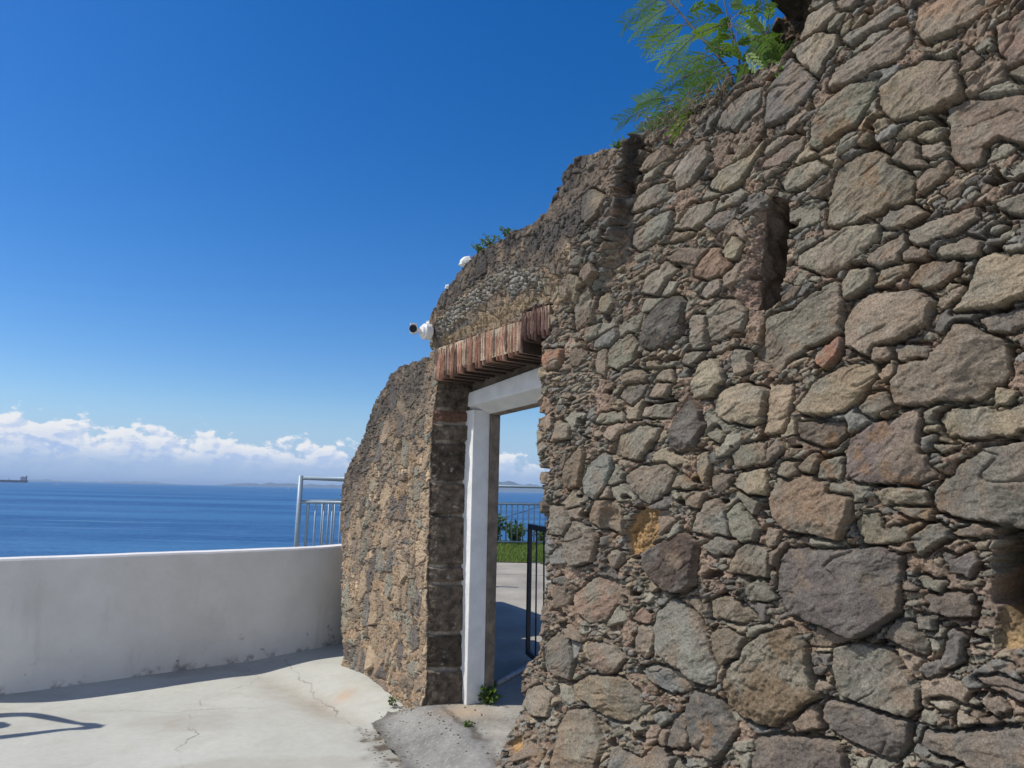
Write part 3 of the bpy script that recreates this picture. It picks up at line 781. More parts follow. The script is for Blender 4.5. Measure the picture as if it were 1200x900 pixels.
# the face as a whole: the section over the door stands proud, the foot spreads, holes and splays
tb = np.interp(Z, [2.55, 2.645, 2.745, 2.977, 3.335, 3.5], [.40, .594, .767, .899, .982, 1.0])+.03*fbm(T, Z, 9, 3, 601)
Hm = .09*sstep(.028, -.028, T-tb+.02*n_mid)*sstep(2.55, 2.95, Z)*sstep(-1.5, -1.2, T)
Hm += .035*fbm(T, Z, 1.2, 3, 611)
Hm += .10*sstep(.75, .15, Z)*sstep(1.2, .1, T)*sstep(-.3, .0, T)
Hm += .10*sstep(.5, .0, Z)*(.2+.8*sstep(-1.1, -.4, T))
Hm -= .27*sstep(1.05, .60, np.hypot((T-2.535)/.068, (Z-1.395)/.140)+.45*fbm(T, Z, 14, 4, 621))
Hm -= .05*sstep(1.0, .4, np.hypot((T-.78)/.09, (Z-1.45)/.15)+.25*fbm(T, Z, 12, 3, 625))
spl = sstep(.0, .16, (T-np.interp(Z, [2.37, 2.43, 2.607, 2.79], [1.575, 1.550, 1.595, 1.665])))*in_poly(T, Z, [(1.744, 2.782), (1.665, 2.791), (1.595, 2.607), (1.550, 2.432), (1.66, 2.365), (1.74, 2.6)])
Hm -= .06*spl
k = (np.clip(spl*3, 0, .8))[..., None]; C = C*(1-k)+np.array((.21, .155, .125))*(1+.5*np.clip(n_mid, -.7, .7))[..., None]*k
H = np.where(spl > .02, H*.4+.012*n_mid+.008*n_hi, H)
up = Z-np.interp(T, [1.7, 1.87, 1.93, 1.994, 2.3], [3.42, 3.42, 3.46, 3.58, 3.85])
Hm -= .26*sstep(-.01, .03, up+.05*fbm(T, Z, 12, 3, 631))*sstep(1.44, 1.50, T)*sstep(2.16, 2.06, T)*sstep(3.83, 3.77, Z+.05*fbm(T, Z, 10, 3, 633))
H = H*(1-.35*old)+Hm
shade_d = (np.maximum(sstep(-.03, .0, T-tb)*sstep(.05, .025, T-tb+.1*n_lo)*sstep(2.9, 3.05, Z)*sstep(3.6, 3.4, Z), sstep(-.05, .02, up)*sstep(1.48, 1.54, T)*sstep(2.02, 1.92, T)))[..., None]*.85
C = C*(1-shade_d)+np.array((.035, .030, .027))*shade_d  # shade on the proud section's side and in the top recess, painted near black
rust_m = (sstep(.10, .5, fbm(T, Z, 2.1, 5, 491))*sstep(.0, .35, fbm(T, Z, 14, 4, 493))*.55*(1-.85*crust))[..., None]
C = C*(1-rust_m)+np.array((.23, .145, .080))*rust_m
soot = (sstep(.15, .55, fbm(T, Z*.7, 1.6, 5, 495))*sstep(-.1, .35, fbm(T, Z, 9, 4, 497))*.5)[..., None]
C = C*(1-soot)+np.array((.085, .075, .062))*soot
C = np.clip(C*np.array((.955, .910, .875)), .02, .75)

eT = T+.022*fbm(T, Z, 9, 4, 651)+.008*fbm(T, Z, 40, 2, 653); eZ = Z+.022*fbm(T, Z, 9, 4, 655)+.008*fbm(T, Z, 40, 2, 657)
def mid(a): return (a[:-1, :-1]+a[1:, :-1]+a[1:, 1:]+a[:-1, 1:])/4
mT, mZ = mid(eT), mid(eZ)
solid = in_poly(mT, mZ, OUT)
face_keep = solid & ~in_poly(mT*.5+mid(T)*.5, mZ*.5+mid(Z)*.5, OPEN) & ~in_poly(mT*.4+mid(T)*.6, mZ*.4+mid(Z)*.6, SLOT)

def masonry_mesh():
    nz = len(zz); NV = T.size
    i, j = np.meshgrid(np.arange(len(tt)-1), np.arange(nz-1), indexing='ij')
    b = (i*nz+j)[face_keep]
    F = np.stack([b, b+nz, b+nz+1, b+1], -1)
    wv = -H.ravel()
    P3 = np.empty((NV, 3)); tf, zf = T.ravel(), Z.ravel()
    P3[:, 0] = O2[0]+tf*U2[0]+wv*W2[0]; P3[:, 1] = O2[1]+tf*U2[1]+wv*W2[1]; P3[:, 2] = zf
    # rim edges: those used by one face only, carried back through the thickness of the wall
    E_ = np.concatenate([F[:, [0, 1]], F[:, [1, 2]], F[:, [2, 3]], F[:, [3, 0]]])
    key = np.minimum(E_[:, 0], E_[:, 1]).astype(np.int64)*NV+np.maximum(E_[:, 0], E_[:, 1])
    _, inv, cnt = np.unique(key, return_inverse=True, return_counts=True)
    RE = E_[cnt[inv] == 1]
    rv, rinv = np.unique(RE.ravel(), return_inverse=True); RE = rinv.reshape(-1, 2); nr = len(rv)
    depth = np.array([.012, .03, .05, .075, .10, .13, .16, .19, .22, .25, .28, .31, .34, .37, .40, .435, THICK])
    cntn = np.zeros(nr); np.add.at(cntn, RE.ravel(), 1)
    def relax(a):
        s = np.zeros(nr); np.add.at(s, RE[:, 0], a[RE[:, 1]]); np.add.at(s, RE[:, 1], a[RE[:, 0]])
        return .4*a+.6*s/np.maximum(cntn, 1)
    VS = [P3]; CS = [C.reshape(-1, 3)]; FS = [F]
    rt, rz, rw = tf[rv], zf[rv], wv[rv]
    ring = [rv]
    for q, dd in enumerate(depth):
        amp = .018*min(1, (q+1)/4)
        if q < 9:
            for _ in range(4): rt, rz, rw = relax(rt), relax(rz), relax(rw)
        sA, sB = (rt+rz)*9+dd*3, (rt-rz)*4+dd*14
        ntt = rt+amp*fbm(sA, sB, 1.0, 4, 671)*1.7
        nzz = rz+amp*fbm(sA, sB, 1.0, 4, 675)*1.7
        nw = rw*(1-dd/THICK)+dd
        p = np.stack([O2[0]+ntt*U2[0]+nw*W2[0], O2[1]+ntt*U2[1]+nw*W2[1], nzz], -1)
        n_ = fbm(sA, sB, .8, 5, 681)
        col = np.array((.15, .122, .095))*(1+.6*np.clip(n_, -.7, .7))[:, None]
        base = sum(len(v) for v in VS); VS.append(p); CS.append(np.clip(col, .02, .6)); ring.append(base+np.arange(nr))
        a0, a1 = ring[-2], ring[-1]
        FS.append(np.stack([a0[RE[:, 1]], a0[RE[:, 0]], a1[RE[:, 0]], a1[RE[:, 1]]], -1))
    # rough back face, coarse
    bt = np.concatenate([np.arange(-3.2, 3.4, .04), np.arange(3.4, 6.4, .12)]); bz = np.arange(-.2, 4.15, .04)
    BT, BZ = np.meshgrid(bt, bz, indexing='ij')
    bw = THICK-.004-.03*fbm(BT, BZ, 5, 4, 691)
    p = np.stack([O2[0]+BT*U2[0]+bw*W2[0], O2[1]+BT*U2[1]+bw*W2[1], BZ], -1).reshape(-1, 3)
    base = sum(len(v) for v in VS); VS.append(p)
    CS.append(np.clip(np.array((.17, .145, .115))*(1+.6*np.clip(fbm(BT, BZ, 6, 4, 693), -.7, .7))[..., None], .02, .6).reshape(-1, 3))
    ii, jj = np.meshgrid(np.arange(len(bt)-1), np.arange(len(bz)-1), indexing='ij')
    ok = in_poly(mid(BT), mid(BZ), OUT) & ~in_poly(mid(BT), mid(BZ), OPEN)
    q = (ii*len(bz)+jj)[ok]+base; nb = len(bz)
    FS.append(np.stack([q, q+1, q+nb+1, q+nb], -1))
    V = np.concatenate(VS); CC = np.concatenate(CS); FF = np.concatenate(FS)
    used = np.zeros(len(V), bool); used[FF.ravel()] = True
    remap = np.cumsum(used)-1
    return np_mesh('masonry', V[used], remap[FF], CC[used])

wall = empty('stone_wall', wp(.0, .25, 0), 'tall ruined rubble stone wall of grey and brown stones with a doorway and a narrow slit', 'stone wall')
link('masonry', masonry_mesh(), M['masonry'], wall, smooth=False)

# unseen low mass added behind the wall's end to shade the path
def rough_block(name, t0, t1, w0, w1, z0, z1, seed, mat, parent, col=(.19, .165, .13), step=.03, amp=.03):
    """a block of rubble: five displaced sides with their own tint"""
    VS, FS, CS = [], [], []; base = 0
    def side(o, a, b, la, lb, n):
        nonlocal base
        ka, kb = max(2, int(la/step)), max(2, int(lb/step))
        A, B = np.meshgrid(np.linspace(0, la, ka+1), np.linspace(0, lb, kb+1), indexing='ij')
        p = np.array(o)+A[..., None]*np.array(a)+B[..., None]*np.array(b)
        e, ki, kj, ox, oy = voronoi(A+.02*fbm(A, B, 9, 2, seed), B, .16, .10, .05, seed)
        edge = np.minimum(np.minimum(A, la-A), np.minimum(B, lb-B))
        h = (.8*sstep(.0, .025, e)*(.5+.5*_hash(ki, kj, seed+5))+.5*fbm(A, B, 12, 4, seed))*amp*sstep(0, .05, edge)
        p = p+h[..., None]*np.array(n)
        c = np.array(col)*(.7+.6*_hash(ki, kj, seed+9))[..., None]*(.6+.4*sstep(.0, .02, e))[..., None]
        VS.append(p.reshape(-1, 3)); CS.append(c.reshape(-1, 3))
        i, j = np.meshgrid(np.arange(ka), np.arange(kb), indexing='ij'); q = (i*(kb+1)+j).ravel()+base
        FS.append(np.stack([q, q+kb+1, q+kb+2, q+1], -1)); base += p.shape[0]*p.shape[1]
    lt, lw, lz = t1-t0, w1-w0, z1-z0
    U, W_, Zz = tuple(UV), tuple(WV), (0, 0, 1)
    neg = lambda v: tuple(-x for x in v)
    side(wp(t0, w0, z0), U, Zz, lt, lz, neg(W_)); side(wp(t1, w1, z0), neg(U), Zz, lt, lz, W_)
    side(wp(t0, w1, z0), neg(W_), Zz, lw, lz, neg(U)); side(wp(t1, w0, z0), W_, Zz, lw, lz, U)
    side(wp(t0, w0, z1), U, W_, lt, lw, Zz)
    return link(name, np_mesh(name, np.concatenate(VS), np.concatenate(FS), np.concatenate(CS)), mat, parent, smooth=True)
rough_block('shade_block', -4.15, -2.74, .49, 1.50, -.3, 1.44, 811, M['masonry'], wall)

# left side of the doorway: large dark squared blocks with pale joints
def reveal_mesh():
    ws = np.arange(.0, .25, .0055); zs = np.arange(.04, 2.46, .0055)
    Wd, Zd = np.meshgrid(ws, zs, indexing='ij')
    tl = np.interp(Zd, [0, .149, .608, 1.195, 1.685, 2.187, 2.362, 2.5], [-1.125, -1.14, -1.17, -1.20, -1.205, -1.19, -1.165, -1.165])+.30*Wd
    joints = np.array([.36, .60, .94, 1.06, 1.42, 1.66, 1.95, 2.09, 2.19])+0.0
    zj = Zd+.008*fbm(Wd, Zd, 14, 3, 841)
    dj = np.min(np.abs(zj[..., None]-joints), -1); bi = np.searchsorted(joints, zj)
    r = _hash(bi, bi*0+3, 843)
    h = .030+.020*r+.010*fbm(Wd, Zd, 13, 4, 845)+.006*fbm(Wd, Zd, 60, 3, 847)
    h = h-.030*sstep(.022, .006, dj)*(.5+r*.6)-.02*sstep(.05, .0, Wd)*(1+fbm(Wd, Zd, 20, 3, 849))
    n = fbm(Wd, Zd, 18, 4, 851)
    c = np.array((.095, .075, .056))*(1+.9*np.clip(n, -.6, .9))[..., None]*(.7+.7*r)[..., None]
    redb = (bi == 8).astype(float)[..., None]*.7; c = c*(1-redb)+np.array((.17, .085, .055))*redb
    jt = (sstep(.020, .006, dj)*np.clip(.5+1.2*fbm(Wd, Zd, 8, 3, 853), 0, .9))[..., None]
    c = c*(1-jt)+np.array((.36, .31, .25))*jt
    sp = (sstep(.30, .6, fbm(Wd, Zd, 26, 4, 855))*sstep(.0, .4, fbm(Wd, Zd, 5, 2, 857)))[..., None]*.6; c = c*(1-sp)+np.array((.45, .42, .37))*sp
    t_ = tl+h
    p = np.stack([O2[0]+t_*U2[0]+Wd*W2[0], O2[1]+t_*U2[1]+Wd*W2[1], Zd], -1).reshape(-1, 3)
    i, j = np.meshgrid(np.arange(len(ws)-1), np.arange(len(zs)-1), indexing='ij'); q = (i*len(zs)+j).ravel()
    return np_mesh('corner_blocks', p, np.stack([q, q+len(zs), q+len(zs)+1, q+1], -1), np.clip(c, .015, .6).reshape(-1, 3))
link('corner_blocks', reveal_mesh(), M['masonry'], wall, smooth=True)

# brick arch over the doorway
def arch():
    top = [(-1.164, 2.637), (-.965, 2.634), (-.524, 2.64), (-.315, 2.626), (-.04, 2.647), (.017, 2.695), (.281, 2.687)]
    bot = [(-1.117, 2.392), (-.891, 2.394), (-.534, 2.414), (-.24, 2.421), (-.03, 2.436), (.005, 2.495), (.177, 2.482), (.235, 2.508)]
    V, F, CC = [], [], []
    rr = random.Random(5); n = 40; t0, t1 = -1.165, .265
    for k in range(n):
        a, b = t0+(t1-t0)*k/n, t0+(t1-t0)*(k+1)/n
        g0 = rr.uniform(.0035, .0070); lean = .05*(k/n-.5)*0
        zt = np.interp((a+b)/2, [p[0] for p in top], [p[1] for p in top])+rr.uniform(-.03, .022)
        zb = np.interp((a+b)/2, [p[0] for p in bot], [p[1] for p in bot])+rr.uniform(-.012, .012)+(.03 if rr.random() < .15 else 0)
        pr = -.034+rr.uniform(-.006, .005)
        right = k/n > .80
        m = 4; nb = 3
        rows = []
        # a brick is a worn bar: rings up its height, four corners each with its own wear
        for q in range(m+1):
            z = zb+(zt-zb)*q/m
            endw = .006 if q in (0, m) else 0
            j = lambda s: rr.uniform(-s, s)*.45
            rows.append([(a+g0+endw+j(.0012), pr+endw+j(.002)+.005, z+j(.003)), ((a+b)/2+j(.002), pr-.004+endw+j(.006), z+j(.003)), (b-g0-endw+j(.0012), pr+endw+j(.006)+.006, z+j(.003)),
                         (b-g0+.001, -.002+j(.006), z), (b-g0, .47, z), (a+g0, .47, z), (a+g0-.001, -.002+j(.006), z)])
        hue = rr.random()
        col = np.array((.43, .235, .16))*(.62+.62*hue)
        if rr.random() < .16: col = np.array((.17, .115, .095))*(.6+.7*rr.random())
        elif rr.random() < .12: col = np.array((.38, .25, .19))
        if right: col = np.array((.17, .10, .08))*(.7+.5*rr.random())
        base = len(V); w_ = 7
        for q, row in enumerate(rows):
            for (t, w, z) in row:
                V.append(tuple(wp(t, w, z)))
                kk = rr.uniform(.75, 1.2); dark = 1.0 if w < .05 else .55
                CC.append(col*kk if w < -.012 else np.array((.070, .052, .042))*kk)  # behind the front the soffit's shade is painted into the brick colour
        for q in range(m):
            for s_ in range(w_):
                F.append((base+q*w_+s_, base+q*w_+(s_+1) % w_, base+(q+1)*w_+(s_+1) % w_, base+(q+1)*w_+s_))
        for off, sgn in ((0, 1), (m*w_, -1)):
            c_ = len(V); cc = np.mean([rows[0 if off == 0 else m][i] for i in range(w_)], 0)
            V.append(tuple(wp(*cc))); CC.append(np.array((.12, .08, .06)))
            for s_ in range(w_):
                q_ = (base+off+(s_+1) % w_, base+off+s_, c_, c_) if sgn == 1 else (base+off+s_, base+off+(s_+1) % w_, c_, c_)
                F.append(q_)
    return V, F, CC
V, F, CC = arch()
me = bpy.data.meshes.new('brick_arch'); me.from_pydata(V, [], [tuple(dict.fromkeys(f)) for f in F])
ca = me.color_attributes.new('Tint', 'FLOAT_COLOR', 'POINT')
ca.data.foreach_set('color', np.concatenate([np.array(CC), np.ones((len(CC), 1))], 1).astype(np.float32).ravel())
bm_ = bmesh.new(); bm_.from_mesh(me); bmesh.ops.recalc_face_normals(bm_, faces=bm_.faces); bm_.to_mesh(me); bm_.free()
link('brick_arch', me, M['brick'], wall)
def prism_tw(name, quad_front, quad_back, w0, w1, mat, parent, bevel=.006):
    """four (t, z) corners on the front and on the back plane"""
    b = MB(); vs = []
    f, k = quad_front, quad_back            # order: bottom-left, bottom-right, top-left, top-right
    pts = [wp(f[0][0], w0, f[0][1]), wp(f[1][0], w0, f[1][1]), wp(k[0][0], w1, k[0][1]), wp(k[1][0], w1, k[1][1]),
           wp(f[2][0], w0, f[2][1]), wp(f[3][0], w0, f[3][1]), wp(k[2][0], w1, k[2][1]), wp(k[3][0], w1, k[3][1])]
    b.hexa(pts, bevel); return b.build(name, mat, parent)
rough_block('mortar_core', -1.165, -.045, -.027, .455, 2.452, 2.635, 871, M['masonry'], wall, col=(.34, .27, .19), step=.02, amp=.002)
rough_block('mortar_core', .0, .27, -.026, .455, 2.535, 2.675, 873, M['masonry'], wall, col=(.26, .20, .15), step=.02, amp=.003)
rough_block('lintel_backing', -1.2, .40, .25, .36, 2.30, 2.56, 875, M['masonry'], wall, col=(.16, .13, .10), step=.03, amp=.01)
bkq = [(-1.15, 2.150), (.35, 2.219), (-1.15, 2.55), (.35, 2.55)]
prism_tw('back_lintel', bkq, bkq, .372, .445, M['plaster_brown'], wall)

# white painted concrete door frame set into the opening
fr = bpy.data.objects.new('door_frame', None); COL.objects.link(fr); fr.location = wp(-.45, .30, .13); fr.parent = wall
fr.matrix_parent_inverse = Matrix.Translation(wall.location).inverted()
jl = [(-1.16, .05), (-.972, .05), (-1.20, 2.19), (-.995, 2.19)]
prism_tw('jamb', jl, jl, .228, .372, M['white_frame'], fr)
jr = [(.20, .05), (.31, .05), (.17, 2.26), (.28, 2.26)]
prism_tw('jamb', jr, jr, .228, .372, M['white_frame'], fr)
prism_tw('lintel', [(-1.20, 2.215), (.30, 2.286), (-1.16, 2.315), (.30, 2.435)], [(-1.20, 2.155), (.30, 2.226), (-1.16, 2.315), (.30, 2.435)], .225, .369, M['white_frame'], fr)
rough_block('back_reveal', -1.25, -.972, .374, .447, -.1, 2.16, 881, M['plaster_brown'], wall, step=.03, amp=.010)
rough_block('back_reveal', .21, .36, .374, .447, -.1, 2.2, 883, M['plaster_brown'], wall, step=.03, amp=.010)

# ------------------------------------------------------------------ white parapet of the terrace
def parapet():
    m, t, b = material('parapet_render'); c = t.new('ShaderNodeNewGeometry').outputs['Position']
    x, y, z = t.sep(c)
    n = t.noise(c, 1.6, 6, .6); n2 = t.noise(c, 7, 7, .68); n3 = t.noise(t.comb(t.math('MULTIPLY', x, 5), t.math('MULTIPLY', y, 5), t.math('MULTIPLY', z, 1.2)), 1.0, 6, .65)
    col = t.mix(t.smooth(n, .3, .7), (.66, .635, .585), (.77, .75, .70))
    low = t.smooth(z, .40, .05)
    scuff = t.math('MULTIPLY', t.smooth(n2, .60, .70), t.math('ADD', t.math('MULTIPLY', low, .75), .05))
    col = t.mix(scuff, col, (.13, .12, .11))
    col = t.mix(t.math('MULTIPLY', t.smooth(n3, .54, .72), .24), col, (.42, .395, .35))
    col = t.mix(t.math('MULTIPLY', t.smooth(z, .09, .0), t.smooth(n2, .48, .62)), col, (.30, .28, .25))
    t.put(b.inputs['Base Color'], col); b.inputs['Roughness'].default_value = .8; b.inputs['Specular IOR Level'].default_value = .25
    t.l.new(t.bump(t.noise(c, 26, 6, .65), .004), b.inputs['Normal'])
    base = [(-9.0, 5.50), (-6.0, 5.47), (-4.6, 5.42), (-4.15, 5.40), (-3.79, 5.635), (-3.294, 6.064), (-2.872, 6.432), (-2.318, 6.907), (-2.08, 7.12), (-1.88, 7.33), (-1.74, 7.56), (-1.62, 7.80)]
    # smooth the run of points
    P = np.array(base); s = np.concatenate([[0], np.cumsum(np.hypot(*np.diff(P, axis=0).T))])
    k = np.linspace(0, s[-1], 150); px, py = np.interp(k, s, P[:, 0]), np.interp(k, s, P[:, 1])
    for _ in range(10):
        px[1:-1] = (px[:-2]+2*px[1:-1]+px[2:])/4; py[1:-1] = (py[:-2]+2*py[1:-1]+py[2:])/4
    tx, ty = np.gradient(px), np.gradient(py); L = np.hypot(tx, ty); nx, ny = -ty/L, tx/L
    prof = [(0, -.4), (0, .5), (0, .985), (.012, 1.0), (.18, 1.0), (.192, .985), (.192, -.8)]
    V, F = [], []
    for i in range(len(px)):
        wob = .0015*math.sin(i*.35)+.001*math.sin(i*.93)
        for d, z in prof:
            V.append((px[i]+nx[i]*d, py[i]+ny[i]*d, z+(wob*.6 if z > .6 else 0)))
    q = len(prof)
    for i in range(len(px)-1):
        for j in range(q-1): F.append((i*q+j, (i+1)*q+j, (i+1)*q+j+1, i*q+j+1))
    me = bpy.data.meshes.new('parapet_wall'); me.from_pydata(V, [], F)
    bm = bmesh.new(); bm.from_mesh(me)
    bm.verts.ensure_lookup_table()
    bm.faces.new([bm.verts[j] for j in range(q)]); bm.faces.new([bm.verts[(len(px)-1)*q+j] for j in range(q)][::-1])
    bmesh.ops.recalc_face_normals(bm, faces=bm.faces); bm.to_mesh(me); bm.free()
    o = link('parapet_wall', me, m)
    tag(o, 'low white rendered parapet curving along the terrace edge above the sea', 'parapet')
parapet()

# ------------------------------------------------------------------ railings
def railing(p0, p1, zb0, zb1, ztop, gap, step, label, end_post, group='grey metal railings above the sea'):
    p0, p1 = Vector((*p0, 0)), Vector((*p1, 0)); d = (p1-p0); L = d.length; d.normalize()
    root = empty('railing', p0+ZV*zb0, label, 'railing', group)
    at = lambda s, z: p0+d*s+ZV*z
    MB().tube([at(0, ztop), at(L, ztop)], .024, 10).build('top_rail', M['rail_metal'], root, True)
    MB().tube([at(0, ztop-gap), at(L, ztop-gap)], .022, 10).build('middle_rail', M['rail_metal'], root, True)
    lo0, lo1 = zb0+.09, zb1+.09
    MB().tube([at(0, lo0), at(L, lo1)], .018, 8).build('bottom_rail', M['rail_metal'], root, True)
    n = int(L/step)
    for k in range(1, n):
        s = k*step
        MB().tube([at(s, lo0+(lo1-lo0)*s/L), at(s, ztop-gap)], .0135, 6).build('baluster', M['rail_metal'], root, True)
    posts = [0] if end_post else []
    posts += [s for s in np.arange(2.4, L+.01, 2.4)]
    for s in posts:
        b = MB(); zb = zb0+(zb1-zb0)*s/L
        b.tube([at(s, zb-.15), at(s, ztop+.03)], .032, 12); b.tube([at(s, zb-.01), at(s, zb+.012)], .07, 12)
        b.build('post', M['rail_metal'], root, True)
    return root
railing((-2.77, 9.5), (-.95, 9.42), .36, .36, 1.715, .31, .112, 'short grey railing with a round end post rising behind the white parapet', True)
railing((-2.77, 9.60), (-2.30, 13.0), .36, .55, 1.715, .31, .24, 'grey railing running away from the end post towards the sea, seen almost end on', False)
railing((-1.3, 13.25), (2.6, 13.75), .58, .60, 1.69, .315, .105, 'grey railing seen through the doorway at the far edge of the grass', False)
tag(MB().tube([(-.9, 9.4, .62), (-.9, 13.0, .95), (-.35, 13.4, 1.05), (.0, 13.55, 1.14), (.5, 13.7, 1.30), (.9, 13.8, 1.42)], .006, 5).build('cable', M['gate_metal']), 'thin dark cable slanting across the railing beyond the doorway', 'cable')

# grass strip, shrubs
def blades(name, pts, hmin, hmax, wd, mat, parent=None, lean=.5):
    V, F = [], []
    for (x, y, z) in pts:
        a = random.random()*6.283; h = random.uniform(hmin, hmax); c, s = math.cos(a), math.sin(a)
        l = random.uniform(0, lean)*h; b = a+1.57+random.uniform(-.5, .5)
        i = len(V)
        V += [(x-c*wd, y-s*wd, z), (x+c*wd, y+s*wd, z), (x+c*wd*.6+math.cos(b)*l*.4, y+s*wd*.6+math.sin(b)*l*.4, z+h*.6), (x-c*wd*.6+math.cos(b)*l*.4, y-s*wd*.6+math.sin(b)*l*.4, z+h*.6), (x+math.cos(b)*l, y+math.sin(b)*l, z+h)]
        F += [(i, i+1, i+2, i+3), (i+3, i+2, i+4)]
    me = bpy.data.meshes.new(name); me.from_pydata(V, [], F)
    return link(name, me, mat, parent)
gz = lambda x, y: .133+max(0, y-5.35)*.0575
lawn_xs, lawn_ys = np.arange(-3.0, 7.0, .1), np.arange(10.8, 15.3, .1)
height_grid('lawn_earth', M['rough_conc'], (lawn_xs, lawn_ys, lambda X, Y: np.minimum(back_z(X, Y), .59)+.012+.05*fbm(X, Y, 1.5, 3, 901)*sstep(0, .5, Y-GRASS_Y(X)), lambda X, Y: np.broadcast_to(np.array((.07, .085, .03)), X.shape+(3,)).copy(),
            lambda X, Y: (Y > GRASS_Y(X)-.05) & (Y < 15.0+.1*X)))
pts = []
for _ in range(26000):
    x, y = random.uniform(-1.6, 2.6), random.uniform(11.3, 13.9)
    if y > GRASS_Y(x)+random.gauss(0, .05): pts.append((x, y, min(gz(x, y), .60)+.01))
tag(blades('grass', pts, .03, .09, .006, M['grass']), 'short green grass between the path and the far railing', 'grass', kind='stuff')

def leafy(name, base, rad, hgt, n, leaf, mat, label, cat, group=None, stems=6, upright=.5, stem_mat='stem'):
    base = Vector(base); root = empty(name, base, label, cat, group)
    V, F = [], []; sb = MB()
    for k in range(stems):
        a = random.random()*6.283; r = random.uniform(.25, 1.0)*rad
        tip = base+Vector((math.cos(a)*r, math.sin(a)*r, hgt*random.uniform(.6, 1.0)))
        midp = base.lerp(tip, .5)+Vector((0, 0, hgt*.10))
        sb.tube([base+Vector((math.cos(a), math.sin(a), 0))*rad*.08, midp, tip], [leaf*.10, leaf*.07, leaf*.03], 5)
        for q in range(n//stems):
            s = random.uniform(.15, 1.0); p = (base.lerp(midp, s*2) if s < .5 else midp.lerp(tip, s*2-1))
            dr = Vector((random.gauss(0, 1), random.gauss(0, 1), random.gauss(.3, .8)*upright+.1)).normalized()
            p = p+dr*random.uniform(.1, .6)*leaf
            sd = dr.cross(Vector((random.gauss(0, 1), random.gauss(0, 1), random.gauss(0, 1)))).normalized()
            L = leaf*random.uniform(.6, 1.2); w = L*random.uniform(.22, .34); nrm = dr.cross(sd)
            i = len(V)
            V += [tuple(p), tuple(p+dr*L*.45+sd*w+nrm*L*.06), tuple(p+dr*L), tuple(p+dr*L*.45-sd*w+nrm*L*.06)]
            F += [(i, i+1, i+2), (i, i+2, i+3)]
    me = bpy.data.meshes.new('foliage'); me.from_pydata(V, [], F)
    sb.build('stem', M[stem_mat], root, True); link('foliage', me, mat, root)
    return root
SG = 'shrubs along the far railing'
leafy('shrub', (-.28, 13.55, .58), .30, .62, 420, .085, M['shrub'], 'tallest leafy shrub by the far railing, beside the left edge of the doorway view', 'shrub', SG, 9)
leafy('shrub', (.12, 13.72, .58), .34, .48, 420, .080, M['shrub'], 'broad leafy shrub behind the middle of the far railing', 'shrub', SG, 9)
leafy('shrub', (.66, 13.62, .58), .28, .36, 300, .075, M['shrub'], 'low dark shrub by the far railing, half hidden by the dark gate post', 'shrub', SG, 7)

# ------------------------------------------------------------------ gate beyond the doorway
gp0 = Vector((.185, 6.30, 0)); gdir = Vector((.235, -.97, 0)).normalized()
gate = empty('gate', gp0+ZV*.2, 'dark metal gate leaf with thin bars standing open beyond the doorway', 'gate')
ga = lambda s, z: gp0+gdir*s+ZV*z
perp = Vector((-gdir.y, gdir.x, 0)); gax = (gdir, perp, ZV)
GL, ZB, ZT = 1.25, .235, 1.325
fb = MB(); fb.box(ga(0, (ZB+ZT)/2), .036, .036, ZT-ZB, gax, .004); fb.box(ga(GL, (ZB+ZT)/2), .045, .04, ZT-ZB, gax, .004)
fb.box(ga(GL/2, ZT-.0225), GL-.049, .036, .045, gax, .004); fb.box(ga(GL/2, ZB+.0225), GL-.049, .036, .045, gax, .004)
fb.build('gate_frame', M['gate_metal'], gate)
for k in range(1, 6):
    MB().tube([ga(.24*k, ZB+.04), ga(.215*k, ZT-.04)], .007, 6).build('bar', M['gate_metal'], gate, True)
bb = MB(); bb.tube([Vector((-.07, 5.62, .165)), Vector((.26, 6.22, .20))], .022, 8)
tag(bb.build('metal_bar', M['gray_metal'], None, True), 'grey metal bar lying on the shaded path at the foot of the gate', 'metal bar')

# ------------------------------------------------------------------ security camera on the corner of the wall
cb = wp(-1.195, -.085, 2.765)
sc = empty('security_camera', cb, 'white security camera with dark lens on a round box at the wall corner', 'security camera')
out = -WV
MB().tube([cb+WV*.03, cb+out*.022, cb+out*.030], [.060, .060, .052], 20).build('junction_box', M['cam_white'], sc, False)
e0 = cb+out*.032; head = cb+out*.085-UV*.035+ZV*.012
MB().tube([e0, e0+out*.012], [.045, .040], 18).build('mounting_plate', M['cam_white'], sc)
MB().tube([e0+out*.008, (e0+head)/2+ZV*.004, head], .014, 8).build('arm', M['cam_white'], sc, True)
ax = Vector((.10, -1, -.10)).normalized()
hb = head-UV*.01
MB().tube([hb-ax*.085, hb-ax*.08, hb+ax*.055, hb+ax*.062], [.022, .030, .032, .032], 18).build('body', M['cam_white'], sc, False)
MB().tube([hb+ax*.062, hb+ax*.0645], [.029, .028], 18).build('lens', M['cam_glass'], sc)
vb = MB(); side = ax.cross(ZV).normalized(); upv = side.cross(ax)
vb.box(hb+upv*.036+ax*.004, .052, .150, .005, (side, ax, upv), .002); vb.build('sun_visor', M['cam_white'], sc)

# white lumps of plaster lying on the sloping top
LG = 'white plaster lumps on the wall top'
for (t, w, z, r, lab) in ((-.645, -.06, 3.165, .050, 'largest white plaster lump on the sloping wall top, beside the small weeds'),
                          (-.90, -.06, 3.045, .028, 'middle-sized white plaster lump on the wall top, just below the largest one'),
                          (-1.215, -.05, 2.845, .022, 'small white plaster lump at the wall corner just above the security camera')):
    b = MB(); b.lump(wp(t, w, z), r, 1.25, 1.0, .72, 2, .5, int(abs(t)*100))
    tag(b.build('plaster_lump', M['plaster_white']), lab, 'plaster lump', LG)

